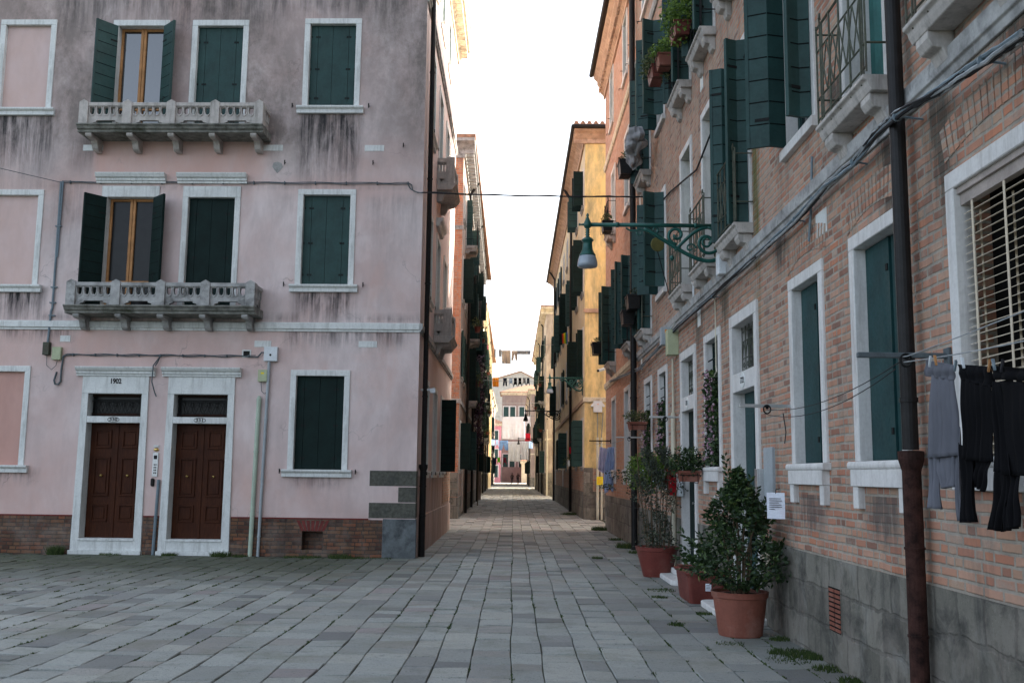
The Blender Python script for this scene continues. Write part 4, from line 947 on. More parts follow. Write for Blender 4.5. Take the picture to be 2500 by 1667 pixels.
# vents, arches, tablets
b=MB(); b.box(-8.62,-8.28,-.02,.02,.28,.66); v=FB.part(b,'vent_frame',M['plinthR'])
b=MB()
for i in range(2):
    for k in range(9): b.box(-8.58+i*.15,-8.45+i*.15,-.026,.0,.3+k*.039,.325+k*.039)
b.cur=1; b.box(-8.6,-8.3,-.021,-.0205,.29,.65)
FB.part(b,'terracotta_vent',[M['terracotta'],M['gap_shade']])
for y,w_,z in((9.06,1.2,3.62),(7.29,1.2,3.6),(11.55,1.5,3.68),(5.25,1.6,3.62),(13.4,1.2,3.63)):
    b=MB(); n=int(w_/.075)
    for i in range(n):
        t=(i+.5)/n-.5; x=t*w_; a=t*.5; r=random.uniform(.85,1.1)
        L=Matrix.Translation((x,0,z-1.2*t*t*.35))@Matrix.Rotation(a,4,'Y'); b.box(-.03,.03,-.006,.01,0,.23,L,random.uniform(.7,1.2))
    FB.part(b,'relieving_arch',M['brick'],-y,0)
for y,z,hh,w_ in((8.55,3.78,.22,.3),(14.35,3.85,.25,.22),(17.0,3.85,.25,.2),(20.9,3.9,.25,.2),(13.9,7.35,.4,.2),(21.0,7.4,.4,.2)):
    b=MB(); b.box(-w_/2,w_/2,-.006,.05,-hh/2,hh/2); fac(y).part(b,'stone_tablet',M['white'],-y,z,bevel=.004)
# downpipes
b=MB(); b.tube([(-6.53,-.1,1.74),(-6.53,-.1,13.6)],.052,16)
for z in(2.05,5.1,8.3): b.lathe([(.06,z),(.06,z+.03)],-6.53,-.1,16)
FB.part(b,'downpipe',M['blackpipe'],label='black downpipe between the shuttered windows and the blind')
b=MB(); b.lathe([(.06,0),(.06,1.6),(.062,1.61),(.082,1.68),(.082,1.73),(.05,1.735)],-6.53,-.1,20)
for z in(.55,1.1): b.lathe([(.066,z),(.066,z+.015)],-6.53,-.1,20)
FB.part(b,'iron_pipe_foot',M['rust'],label='rusted iron foot of the near downpipe')
b=MB(); b.tube([(-21.42,-.11,0),(-21.42,-.11,13.7)],.068,14)
for z in(1.4,3.2,6.2,9.3): b.lathe([(.08,z),(.08,z+.035)],-21.42,-.11,14)
FB.part(b,'downpipe',M['blackpipe'],label='tall black downpipe where the brick turns orange')
# conduits and cables
def P2(x,y,X): return onX(x*2500/2352,y*2500/2352,X)
W2L=FB.W.inverted()
base=[P2(*q) for q in((2352,75,2.58),(2262,140,2.58),(2160,210,2.56),(2065,268,2.54),(2012,312,2.58),(1965,372,2.61),(1900,425,2.62),(1830,505,2.62),(1740,588,2.62),(1640,680,2.63),(1560,748,2.63),(1470,846,2.63),(1392,880,2.64))]
b=MB()
for k in range(9):
    pts=[]; r=random.Random(k); ph=r.uniform(0,6)
    for i in range(len(base)-1):
        for s_ in range(6):
            t=s_/6; p=base[i].lerp(base[i+1],t); q=ph+(i*6+s_)*.17; rad=.016+.004*k/2
            pts.append((p.x+rad*.5*math.sin(q)-.01,p.y,p.z+rad*math.cos(q+k)*.9+r.uniform(-.006,.006)))
    b.cur=k%3; b.tube(pts,r.choice([.007,.010,.006,.013]),6)
b.cur=1
b.cur=0
for i in range(1,len(base)-1):
    if i%2: b.tube([(base[i].x-.01,base[i].y,base[i].z),(2.72,base[i].y-.0,base[i].z-.02)],.008,5); b.lathe([(.034,-.008),(.034,.008)],0,0,12,Matrix.Translation(base[i]-Vector((.01,0,0)))@Matrix.Rotation(math.pi/2,4,'X'))
b.build('cable_bundle',[M['bluegrey'],M['cabledark'],M['cablepale']],BK,Matrix(),label='thick bundle of black and grey cables under the belt course')
def cab(name,pts,r,mat,par=BK,n=6,label=None):
    b=MB(); b.tube(pts,r,n); return b.build(name,M[mat],par,Matrix(),label=label)
cab('wall_cable',[P2(*q) for q in((1735,60,2.66),(1700,160,2.66),(1660,250,2.66),(1645,275,2.66),(1600,390,2.67),(1540,440,2.67),(1470,520,2.67))],.014,'cabledark')
cab('conduit',[P2(1865,360,2.67),P2(1863,480,2.67),P2(1858,555,2.67)],.012,'bluegrey')
cab('conduit',[(2.67,13.05,3.98),(2.67,13.05,3.0),(2.66,12.98,2.92),(2.66,13.12,2.88)],.01,'beigepipe')
cab('conduit',[(2.67,14.62,4.4),(2.67,14.62,4.15),(2.67,15.6,4.12),(2.67,16.9,4.05)],.016,'whitepl',label='thin white waste pipe below the balconies')
cab('conduit',[(2.66,16.55,3.5),(2.65,16.5,2.6)],.02,'beigepipe'); cab('conduit',[(2.65,16.5,2.6),(2.65,16.5,0)],.04,'beigepipe',n=10,label='thick cream conduit beside the red letter box')
def wallbox(y,z,w,h,d,mat,name,X=None,label=None):
    b=MB(); b.box(-w/2,w/2,-d,0,-h/2,h/2); b.box(-w/2-.004,w/2+.004,-d*.75,-d*.7,-h/2-.004,h/2+.004); return FB.part(b,name,M[mat],-y,z,bevel=.01,label=label)
wallbox(16.3,3.74,.24,.42,.18,'meter','meter_box',label='pale green box on the brick wall above the cream conduit'); wallbox(16.85,3.92,.2,.3,.2,'grey','junction_box',label='grey box with an orange label beside the pale green box')
b=MB(); b.box(-.03,.03,-.002,0,-.03,.03); b.build('orange_sticker',M['inkred'],BK,FB.at(-16.68,3.99,-.12,0)@Matrix.Rotation(math.pi/2,4,'Z'))
wallbox(10.48,1.5,.36,.72,.03,'grey','cover_plate',label='tall grey cover plate beside door 722'); wallbox(10.72,1.42,.12,.44,.1,'steel','intercom_panel')
lt=thing('letter_box','red enamel letter box on the jamb of the dark door','letter box',(XR-.05,16.12,1.45),0)
b=MB(); b.box(-.15,0,-.12,.12,-.2,.18); b.prism([(-.17,.18),(.01,.18),(0,.225),(-.15,.225)],'y',-.13,.13); b.build('body',M['mailred'],lt,bevel=.008)
b=MB(); b.box(-.12,-.03,-.127,-.121,.09,.115); b.build('slot',M['ink'],lt)
b=MB(); b.box(-.08,.0,-.36,-.16,-.2,.16); tag(b.build('letter_box',M['whitepl'],None,wm((XR-.02,16.1,1.44)),bevel=.01),'white letter box right beside the red one','letter box')
# notice paper
_q=onY(1895,1266,9.72); nt_=thing('notice','sheet of paper with lines of print pinned beside door 722','notice',(_q.x,9.72,_q.z),R_(-22))
b=MB(); n=8
vs=[(-.085+.17*i/n,.01*math.sin(i*.7+k*.8),.25*k/n) for k in range(n+1) for i in range(n+1)]
b.add(vs,[(k*(n+1)+i,k*(n+1)+i+1,(k+1)*(n+1)+i+1,(k+1)*(n+1)+i) for k in range(n) for i in range(n)]); o=b.build('sheet',M['paper'],nt_); sm=o.modifiers.new('s','SOLIDIFY'); sm.thickness=.001
b=MB()
for i,(a,c) in enumerate(((-.06,.05),(-.06,.06),(-.06,.03),(-.06,.055),(-.06,.06),(-.06,-.01))): b.box(a,c,-.016,-.0145,.19-i*.02,.196-i*.02)
b.build('printed_lines',M['inkgrey'],nt_)
b=MB(); b.tube([(0,0,.24),(0,.02,.28),(.03,.1,.29)],.004,5); b.build('hook',M['iron'],nt_)
# round mirror on strut
mr=thing('round_mirror','small round olive disc on a strut beside a green shutter','mirror',(2.68,16.9,4.9))
c_=onX(1605,597,2.42); b=MB(); b.lathe([(0,-.012),(.115,-.012),(.125,0),(.115,.014),(0,.02)],0,0,28,Matrix.Translation((c_.x-2.68,c_.y-16.9,c_.z-4.9))@Matrix.Rotation(math.pi/2,4,'X')@Matrix.Rotation(.25,4,'Y')); b.build('disc',M['olive'],mr,smooth=False,bevel=.003)
b=MB(); b.tube([(c_.x-2.68,c_.y-16.88,c_.z-5.0),(.0,.05,-.25)],.009,6); b.build('strut',M['iron'],mr)
# ================================================================ houses further down the alley
def alley_house(name,label,side,X,y0,y1,H,cols,rows,wall,front,plinth,ph=1.0,delta=0,bands=(4.15,),seed=1,shut=('greend','green'),corn='cornwhite',pipes=(),depth=20,over=.42,frontz=None,detail=True,modil=True,skip=(),balc=(),frontbands=None,doors=()):
    r=random.Random(seed); sg=1 if side=='L' else -1
    t=thing(name,label,'house',(X,y0,0),0)
    if side=='L': f=Facade(t,(X,y0,0),math.pi/2+delta); L=y1-y0; U=lambda u:u; wu=(0,L)
    else: f=Facade(t,(X,y0,0),-math.pi/2+delta); L=y1-y0; U=lambda u:-u; wu=(-L,0)
    for ri,(z0,z1) in enumerate(rows):
        for ci,c in enumerate(cols):
            if (ri,ci) in skip: continue
            if ri==0 and ci in doors:
                p=frame(f,U(c),.1,.9,2.5,fw=.14,d=.2,mat='white_clean',name='door'); b=MB(); b.box(-.45,.45,.14,.2,0,2.5); sub(b,'door_leaf',M['greend'],p); continue
            w=.84; bal=(ri,ci) in balc; zz=z0-.5 if bal else z0
            p=frame(f,U(c),zz,w,z1-zz,fw=.1,d=.18,mat='white_clean',bev=0)
            if not bal: sill(p,w+.3,'plain' if not detail else 'mould',.08,mat='oldstone')
            k=r.random(); sm=r.choice(shut)
            if k<(.5 if detail else .35) or bal:
                b=MB(); b.box(-w/2,w/2,.15,.17,0,z1-zz); sub(b,'window_pane',M['glass'],p)
                lw=.36 if r.random()<.7 else .2
                leaf(p,-w/2,.02,z1-zz-.03,lw,r.uniform(88,100),1,sm,pitch=.25,hw=False); leaf(p,w/2,.02,z1-zz-.03,lw,r.uniform(86,98),-1,sm,pitch=.25,hw=False)
            elif k<.8: closed(p,w,z1-zz,.1,mat=sm,hinges=detail)
            else:
                b=MB(); b.box(-w/2,w/2,.15,.17,0,z1-zz); sub(b,'window_pane',M['glass'],p)
                leaf(p,-w/2,.02,z1-zz-.03,.42,172,1,sm,pitch=.25,hw=False); leaf(p,w/2,.02,z1-zz-.03,.42,172,-1,sm,pitch=.25,hw=False)
            if bal: french_balcony(f,U(c)-.65,U(c)+.65,zz,depth=.45,h=.9,mat='iron',slab='oldstone')
    for z in bands:
        b=MB(); b.prism([(0,z),(-.05,z),(-.05,z+.14),(0,z+.16)],'x',*wu); f.part(b,'belt_course',M[corn])
    b=MB(); pr=[(0,H-.5),(-.06,H-.5),(-.08,H-.36),(-over*.6,H-.2),(-over,H-.12),(-over,H),(0,H)]
    b.prism(pr,'x',wu[0]-(over if side=='R' else -0)*0-.0,wu[1])
    if modil:
        n=int(L/.45)
        for i in range(n): x=wu[0]+.1+i*.45; b.box(x,x+.16,-over*.85,-.05,H-.42,H-.2)
    f.part(b,'cornice',M[corn])
    FF=Facade(t,(X,y0,0),0)
    xa,xb=((-depth,0) if side=='L' else (0,depth))
    b=MB(); b.prism(pr,'x',xa if side=='L' else -over,xb+over*0 if side=='R' else over); FF.part(b,'cornice',M[corn])
    for z in (frontbands or bands):
        b=MB(); b.prism([(0,z),(-.05,z),(-.05,z+.14),(0,z+.16)],'x',xa-(0 if side=='L' else .05),xb+(.05 if side=='L' else 0)); FF.part(b,'belt_course',M[corn])
    b=MB(); b.wall(wu[0],wu[1],ph,H,f.holes,.22); b.build('wall',M[wall],t,f.W.copy())
    b=MB(); b.wall(wu[0],wu[1],-.1,ph,[h for h in f.holes if h[2]<ph],.22,Matrix.Translation((0,-.02,0))); b.build('plinth',M[plinth],t,f.W.copy())
    b=MB(); b.wall(xa,xb,ph,H,[],.2); FF.part(b,'front_wall',M[front])
    xo,xi=(xa,xb) if side=='L' else (xb,xa); b=MB(); b.add([(xo,0,-.1),(xo,L,-.1),(xi,L,-.1),(xo,0,H),(xo,L,H),(xi,L,H)],[(0,1,4,3),(1,2,5,4)]); FF.part(b,'rear_wall',M[wall])
    b=MB(); b.wall(xa-(.02 if side=='R' else 0),xb+(.02 if side=='L' else 0),-.1,ph,[],.2,Matrix.Translation((0,-.02,0))); FF.part(b,'front_plinth',M[plinth])
    rf=roof_mesh(xa,xb,0,L,H,over+.03,1.8)
    rf.build('roof',M['tile'],t,FF.W.copy())
    for u in pipes:
        b=MB(); b.tube([(U(u),-.1,0),(U(u),-.1,H-.6),(U(u),-over,H-.1)],.06,8); f.part(b,'downpipe',M['blackpipe'])
    return t,f,FF
R4=[(1.7,3.4),(5.05,6.75),(7.95,9.5),(11.0,12.4)]
lb,lbf,lbff=alley_house('brick_fronted_house','tall house with a narrow red brick end wall and dark shutters along the alley','L',-1.95,35.4,61.5,13.75,[1.3,3.6,6.2,8.6,11,13.4,15.8,18.2,20.6,23,25.2],R4,'darkside','brickfront','plinthY',.74,delta=R_(.5),bands=(4.05,),frontbands=(4.05,10.4,13.1),seed=3,corn='oldstone',pipes=(5.0,12.2,21.9),balc=((3,1),(2,3),(1,2),(1,6),(2,7)),doors=(1,5,8))
b=MB()
for i in range(3): b.box(-6,0.012,-.012,.05,.75+i*.285,1.03+i*.285)
lbff.part(b,'quoin_stone',M['plinthY'],bevel=.008)
b=MB(); b.tube([(-.42,-.05,0),(-.42,-.05,1.65)],.05,10); lbff.part(b,'conduit',M['beigepipe'])
b=MB(); b.tube([(-.35,-.03,1.65),(-.35,-.03,4.0),(-.2,-.03,4.12)],.012,6); lbff.part(b,'wall_cable',M['cablepale'])
yl,ylf,ylff=alley_house('ochre_house','ochre yellow house with dark green shutters and a brick and tile eave','R',2.55,35.7,65,14.3,[1.15,4.5,9.0,12.3,15.6,18.9,22.2,25.0,27.4],[(1.85,3.55),(5.1,6.9),(8.3,10.3),(11.6,12.95)],'yellow2','yellow','brick',1.8,delta=R_(-.1),bands=(4.17,),frontbands=(4.17,7.42),seed=11,corn='cornice',pipes=(7.4,25.6),doors=(4,7),modil=False)
b=MB(); b.prism([(0,4.17),(-.06,4.17),(-.06,4.32),(0,4.34)],'x',-.06,8); ylff.part(b,'stone_band',M['cornwhite'])
for f_,a,c in((ylf,-29.3,.0),(ylff,-.02,8)):
    b=MB(); b.wall(a,c,-.1,.98,[],.1,Matrix.Translation((0,-.03,0))); f_.part(b,'stone_base',M['plinthY'])
b=MB(); b.box(-.03,.3,-.035,.05,.98,1.82); ylff.part(b,'quoin_stone',M['plinthY'],bevel=.01)
b=MB(); b.tube([(-29.4,-.48,14.3),(.5,-.48,14.3)],.07,8); ylf.part(b,'gutter',M['blackpipe']); b=MB(); b.tube([(-.5,-.48,14.3),(8,-.48,14.3)],.08,8); ylff.part(b,'gutter',M['blackpipe'])
b=MB()
for i in range(30): b.tube([(-.35+i*.24,-.42,14.45),(-.2+i*.24,.9,14.75)],.085,6,c=random.uniform(.7,1.2))
ylff.part(b,'eave_tiles',M['tile'])
b=MB(); b.prism([(.31,3.8),(.62,3.8),(.62,4.02),(.69,3.98),(.72,4.03),(.62,4.15),(.62,4.2),(.31,4.2),(.31,4.15),(.21,4.03),(.24,3.98),(.31,4.02)],'y',-.14,-.03); b.cur=1; b.box(.44,.5,-.143,-.14,4.07,4.09)
ylff.part(b,'junction_box',[M['whitepl'],M['inkred']],label='white winged junction box on the ochre end wall')
for x in(.46,.6):
    b=MB(); b.tube([(x,-.08,0),(x,-.08,2.9)],.045 if x<.5 else .035,10); b.lathe([(.052,1.1),(.052,1.14)],x,-.08,10); ylff.part(b,'conduit',M['beigepipe'],label='wider cream conduit on the ochre wall' if x<.5 else 'thinner cream conduit on the ochre wall')
    b=MB(); b.tube([(x,-.06,2.9),(x+(.06 if x>.5 else 0),-.06,3.8)],.014,6); ylff.part(b,'wall_cable',M['bluegrey'])
ys=thing('yellow_notice','yellow notice wrapped round the conduits of the ochre house','notice',(2.55+.53,35.55,1.22))
b=MB(); b.box(-.11,.11,-.02,0,0,.29); b.build('panel',M['yellowsign'],ys,bevel=.004); b=MB()
for i in range(6): b.box(-.08,.08-.02*(i%3),-.0215,-.0205,.06+i*.032,.07+i*.032)
b.build('printed_lines',M['inkred'],ys)
cc=thing('security_camera','white security camera on the orange house corner','camera',(2.62,29.3,4.62))
b=MB(); b.tube([(.05,-.02,.06),(-.12,-.1,0)],.045,10); b.build('body',M['whitepl'],cc); b=MB(); b.tube([(-.12,-.1,0),(-.16,-.12,-.01)],.035,10); b.build('lens',M['iron'],cc)
r3,r3f,r3ff=alley_house('greige_house','dirty greige house with a carved white cornice on the right, past the ochre house','R',2.45,76,113,14.4,[2,4.6,7.4,10.2,13,16,19,22,25,28,31,34],R4,'ltgreige','greige','plinthY',1.7,delta=R_(-.15),seed=21,pipes=(6,18,30),balc=((2,1),(1,2),(2,5),(1,7)),doors=(2,6),detail=False)
b=MB(); b.tube([(.12,-.06,0),(.12,-.06,5)],.06,8); r3ff.part(b,'conduit',M['beigepipe'])
r4,_,_=alley_house('greige_house','last narrow grey house on the right before the sunlit square','R',2.3,131,167,12.6,[2,5,8,11,14,17,20,23,26,29,32],R4[:3],'greige','mauve','plinthY',1.2,seed=31,pipes=(9,24),detail=False,modil=False)
l3,l3f,_=alley_house('cream_house','cream plastered house with a tall cornice on the left, beyond the brick fronted one','L',-2.5,74,113,14.2,[1.6,4.4,7.2,10,13,16,19,22,25,28,31,34,37],R4,'cream','cream','plinthY',1.7,delta=R_(.55),seed=41,pipes=(8.5,20,31),balc=((2,1),(1,3),(2,4),(1,6),(2,8)),doors=(3,7),detail=False)
l4,_,_=alley_house('greige_house','last grey house on the left with dark shutters before the square','L',-3.15,129,167,12.2,[2,5,8,11,14,17,20,23,26,29,32,35],R4[:3],'darkside','cream','plinthY',1.2,seed=51,pipes=(7,22),detail=False,modil=False,balc=((1,1),(2,3)))
# houses beyond the square
def far_house(name,label,x0,x1,y,H,mat,cols,rows,win='green',rise=2,gable=False,corn='cornwhite',skip=()):
    t=thing(name,label,'house',(x0,y,0)); f=Facade(t,(x0,y,0),0)
    for ri,(z0,z1) in enumerate(rows):
        for ci,c in enumerate(cols):
            if (ri,ci) in skip: continue
            p=frame(f,c,z0,1.0,z1-z0,fw=.16,d=.2,mat='white_clean',bev=0); b=MB(); b.box(-.5,.5,.05,.1,0,z1-z0); sub(b,'shutter',M[win],p)
    b=MB(); b.wall(0,x1-x0,-.1,H,f.holes,.2); W_=x1-x0
    b.add([(0,0,0),(0,10,0),(0,10,H),(0,0,H)],[(0,1,2,3)]); b.add([(W_,0,0),(W_,10,0),(W_,10,H),(W_,0,H)],[(0,1,2,3)])
    if gable: b.add([(0,0,H),(W_,0,H),(W_*.62,0,H+rise)],[(0,1,2)]); b.add([(0,10,H),(W_,10,H),(W_*.62,10,H+rise)],[(0,1,2)])
    b.build('wall',M[mat],t,f.W.copy())
    if gable:
        b=MB(); b.prism([(-.3,H-.1),(W_*.62,H+rise+.0),(W_+.3,H-.1),(W_+.3,H+.1),(W_*.62,H+rise+.25),(-.3,H+.1)],'y',-.3,10); f.part(b,'roof',M['tile'])
    else:
        f.part(roof_mesh(0,W_,0,10,H,.5,rise),'roof',M['tile'])
        b=MB(); b.prism([(0,H-.5),(-.1,H-.5),(-.45,H-.1),(-.45,H+.02),(0,H+.02)],'x',-.3,W_+.3)
        for i in range(int(W_/.6)): b.box(i*.6,i*.6+.25,-.35,0,H-.4,H-.15)
        f.part(b,'cornice',M[corn])
    return t
far_house('mauve_house','mauve house with tall white framed windows beyond the square',-2.3,9,196,17.6,'mauve',[.8,2.1,3.9,6.6,8.8],[(3,5.5),(9,11.3),(12.6,14.8)])
far_house('church_hall','tall pale stone gabled building behind the mauve house',-10,8.5,222,21,'palestone',[],[],rise=3.4,gable=True)
far_house('rose_house','small rose pink house left of the mauve one',-9,-2.4,190,11.2,'rosehouse',[1.5,3.6,5.6],[(1,3.2),(4.5,6.3),(8,9.8)])
far_house('cream_outbuilding','low sunlit cream building at the right of the square',1.6,12,188,4.1,'cream',[3],[(1,2.8)],rise=1)
# far right and left screens of town behind the first blocks
# ================================================================ potted plants
def round_pot(t,r0,r1,h,mat,rim=.03,wave=False):
    b=MB(); b.lathe([(r0*.97,0),(r0,.015),(r1*.97,h*.8),(r1*.985,h*.86),(r1*1.03,h*.87),(r1*1.05,h*.965),(r1*1.07,h),(r1*1.0,h),(r1*.96,h*.94)],0,0,40)
    if wave: b.tube([((r0+(r1-r0)*.7)*1.02*math.cos(a),(r0+(r1-r0)*.7)*1.02*math.sin(a),h*.72+.008*math.sin(a*14)) for a in np.linspace(0,6.2832,80)],.006,5)
    b.build('pot',M[mat],t,smooth=False,bevel=.002)
    s_=MB(); s_.lathe([(r1*.95,h*.9),(r1*.93,h*.93),(r1*.3,h*.95)],0,0,24); s_.build('soil',M['soil'],t)
t=thing('potted_laurel','large bushy laurel in a round terracotta pot nearest the camera','potted plant',(2.27,10.12,0))
round_pot(t,.215,.268,.43,'terracotta')
b=MB(); random.seed(3)
for i in range(9):
    a=random.uniform(0,6.28); r=random.uniform(.02,.09); q=random.uniform(.08,.3)
    b.tube([(r*math.cos(a),r*math.sin(a),.4),(r*1.6*math.cos(a),r*1.6*math.sin(a),.75),(q*math.cos(a+.2),q*math.sin(a+.2),1.15)],[.014,.01,.005],6)
b.tube([(0,0,.4),(.01,.02,.9),(-.05,0,1.4),(-.08,.0,1.72)],[.016,.013,.008,.003],6)
b.tube([(0,0,.7),(.08,-.02,1.2),(.1,-.02,1.5)],[.01,.008,.003],6)
b.build('stems',M['bark'],t)
b=MB(); pts=[]
def prof(z): return .49*math.sin(min(1,(z-.40)/.28)*1.4) if z<.88 else .48*max(.0,(1-((z-.88)/.68)**.9))+.03
for i in range(7600):
    z=rng.uniform(.46,1.62); R=prof(z)*(1+.18*math.sin(z*9+2)); a=rng.uniform(0,6.28); R*=1+.2*math.sin(a*3+z*5)+.1*math.sin(a*7-z*11); k=rng.uniform(.25,1)**.45
    x,y=R*k*math.cos(a),R*k*math.sin(a)
    if math.sin(x*13+z*8)*math.sin(y*11-z*9+1)>.45: continue
    if math.sin(a*5+z*13)>.75 and k>.7: continue
    pts.append((x,y,z))
leaves(b,pts,.062,asp=.48)
def spray(b,base,tip,n,size):
    base=Vector(base);tip=Vector(tip); d=(tip-base)
    for i in range(n):
        p=base+d*(i/n); s_=1 if i%2 else -1; a=d.normalized().cross(Vector((rng.normal(),rng.normal(),.2))).normalized()*s_
        dd=(a*.8+d.normalized()*.7).normalized(); L=size*(1-.3*i/n); w_=dd.cross(Vector((0,1,.3))).normalized()*L*.2
        b.add([p,p+dd*L*.5+w_,p+dd*L,p+dd*L*.5-w_],[(0,1,2,3)],None,float(rng.uniform(.2,.9)))
for q in(((-.06,0,1.25),(-.13,-.02,1.78)),((-.05,0,1.2),(-.06,0,1.6)),((.08,0,1.2),(.13,-.02,1.56)),((.1,0,1.1),(.2,0,1.45)),((.02,0,1.1),(.03,.02,1.5)),((-.3,0,.75),(-.6,-.05,1.02)),((-.3,0,.7),(-.6,.05,.76)),((-.3,-.1,.66),(-.62,-.1,.86)),((.2,0,1.0),(.34,-.05,1.15)),((-.15,0,1.0),(-.32,0,1.22)),((.0,-.1,1.1),(-.22,-.15,1.42)),((.1,-.1,1.0),(.24,-.2,1.34)),((.3,-.1,.8),(.5,-.1,1.0)),((-.1,-.2,1.0),(-.36,-.3,1.1))): spray(b,q[0],q[1],26,.085)
b.build('foliage',M['leaf'],t)
b=MB(); leaves(b,cloud(30,(.18,-.36,.78),(.05,.04,.06),.2),.035,asp=.4); b.build('dried_flower_head',M['blindslat'],t)
# rectangular planter
t=thing('rectangular_planter','red brown rectangular planter between the two door steps','planter',(2.40,12.95,0))
b=MB(); 
def ring(hx,hy,z,r=.05,n=5): 
    o=[]
    for sx,sy,a0 in((1,1,0),(-1,1,90),(-1,-1,180),(1,-1,270)):
        for i in range(n): a=R_(a0+90*i/(n-1)); o.append((sx*(hx-r)+r*math.cos(a),sy*(hy-r)+r*math.sin(a),z))
    return o
rs=[ring(.2,.42,0),ring(.235,.46,.33),ring(.25,.475,.335),ring(.265,.49,.37),ring(.25,.475,.4),ring(.225,.45,.39),ring(.22,.445,.34)]; n=len(rs[0])
vs=[p for r in rs for p in r]; b.add(vs,[(k*n+i,k*n+(i+1)%n,(k+1)*n+(i+1)%n,(k+1)*n+i) for k in range(len(rs)-1) for i in range(n)]+[tuple(range(n-1,-1,-1))])
b.build('planter_box',M['terracotta2'],t); b=MB(); b.add(ring(.222,.447,.35),[tuple(range(n))]); b.build('soil',M['soil'],t)
b=MB(); b.box(-.02,.05,-.472,-.468,.16,.25); b.build('paper_label',M['paper'],t)
b=MB()
for i in range(4): b.box(-.012,.042,-.4735,-.472,.175+i*.017,.18+i*.017)
b.build('label_print',M['inkgrey'],t)
b=MB(); leaves(b,cloud(120,(.05,-.1,.42),(.14,.25,.09),.1),.05); b.build('foliage',M['leaf'],t)
# wavy round pot with thin trellised shrub
t=thing('potted_shrub','wide red brown pot with a sparse small leaved shrub tied to canes','potted plant',(2.27,15.85,0))
round_pot(t,.22,.32,.46,'terracotta2',wave=True)
b=MB()
for i in range(12):
    a=random.uniform(0,6.28); r=random.uniform(.03,.2); q=random.uniform(.05,.42); hh=random.uniform(1.0,1.95)
    b.tube([(r*math.cos(a),r*math.sin(a),.4),(r*1.4*math.cos(a),r*1.2*math.sin(a),hh*.6),(q*math.cos(a),q*math.sin(a),hh)],[.009,.007,.003],5)
for x in(-.2,0.0,.14): b.tube([(x*.8,0,.4),(x*1.5,0.02,1.85)],.009,6)
b.build('stems_and_canes',M['bark'],t)
b=MB(); pts=[]
for i in range(6500):
    z=rng.uniform(.45,2.0); a=rng.uniform(0,6.28); R=.34+.12*math.sin(z*6); k=rng.uniform(0,1)**.5; x,y=R*k*math.cos(a),R*k*math.sin(a)
    dn=.38+.62*min(1,max(0,(z-1.1)/.4)); 
    if rng.uniform()>dn: continue
    if math.sin(x*20+z*11)>.5: continue
    pts.append((x,y,z))
pts+=cloud(130,(-.5,.1,1.55),(.3,.15,.14),.2)+cloud(60,(-.75,.2,1.38),(.12,.1,.06),.2)+cloud(120,(.0,-.1,.6),(.3,.2,.14),.2)
leaves(b,pts,.05,asp=.5); b.build('foliage',M['leaf2'],t)
b=MB(); leaves(b,cloud(16,(-.3,0,1.5),(.6,.2,.3),.3),.02,asp=.9); b.build('blossom',M['paper'],t)
# hanging boxes and balcony flower pots
def flower_box(x,y,z,rz,L,label,leafm='leaf',n=260,r=(.2,.14,.14),col='terracotta',bag=False,dz=.14,lsz=.045,wd=.1,hh=.15,pet=None,drop=0):
    n=int(n*2.4); lsz*=1.35; r=tuple(q*1.45 for q in r); dz*=1.3
    t=thing('flower_pot',label,'flower pot',(x,y,z),rz,'flower pots on sills and balconies')
    b=MB(); b.add([(-L/2*.85,-wd*.8,0),(L/2*.85,-wd*.8,0),(L/2*.85,wd*.8,0),(-L/2*.85,wd*.8,0),(-L/2,-wd,hh),(L/2,-wd,hh),(L/2,wd,hh),(-L/2,wd,hh)],[(0,3,2,1),(0,1,5,4),(1,2,6,5),(2,3,7,6),(3,0,4,7)])
    b.box(-L/2-.01,L/2+.01,-wd-.01,-wd+.012,hh-.03,hh); b.box(-L/2-.01,L/2+.01,wd-.012,wd+.01,hh-.03,hh); b.box(-L/2-.01,-L/2+.012,-wd,wd,hh-.03,hh); b.box(L/2-.012,L/2+.01,-wd,wd,hh-.03,hh)
    b.add([(-L/2,-wd,hh-.02),(L/2,-wd,hh-.02),(L/2,wd,hh-.02),(-L/2,wd,hh-.02)],[(0,1,2,3)])
    b.build('pot',M[col],t)
    br=MB()
    for xx in(-L*.35,L*.35): br.tube([(xx,-wd-.02,hh*.6),(xx,-wd-.02,-.02),(xx,wd+.02,-.02),(xx,wd+.02,hh+.05)],.006,5)
    br.tube([(-L*.5,-wd-.02,hh*.6),(L*.5,-wd-.02,hh*.6)],.006,5); br.build('pot_holder',M['iron'],t)
    b=MB(); pts=cloud(n,(0,0,hh+dz*.6),r,.1)
    if drop: pts+=cloud(n//2,(-r[0]*.5,-wd,hh-drop*.4),(r[0]*.7,.07,drop),.1)
    leaves(b,pts,lsz,asp=.5); b.build('foliage',M[leafm],t)
    if pet: b=MB(); leaves(b,cloud(pet,(0,0,hh+dz*.7),(r[0]*1.05,r[1]*1.1,r[2]*1.1),.7),.035,asp=1); b.build('blossom',M['petal'],t)
    return t
flower_box(2.45,13.95,1.48,0,.3,'red brown pot of fine leaves hanging left of the pink blossom window','leaf',420,(.21,.16,.16),'terracotta',lsz=.042)
flower_box(2.33,17.4,1.5,0,.34,'lower hanging pot with long grassy green foliage behind the sparse shrub','leaf3',420,(.24,.18,.15),'terracotta2',drop=.25,lsz=.04)
flower_box(2.42,16.4,1.42,0,.34,'hanging pot with bright yellow green trailing leaves','leaf3',420,(.24,.14,.16),'terracotta2',drop=.22)
flower_box(2.36,19.0,2.42,.15,.34,'tilted terracotta box under the dark blossom windows','leaf4',160,(.2,.12,.08),'terracotta',lsz=.04)
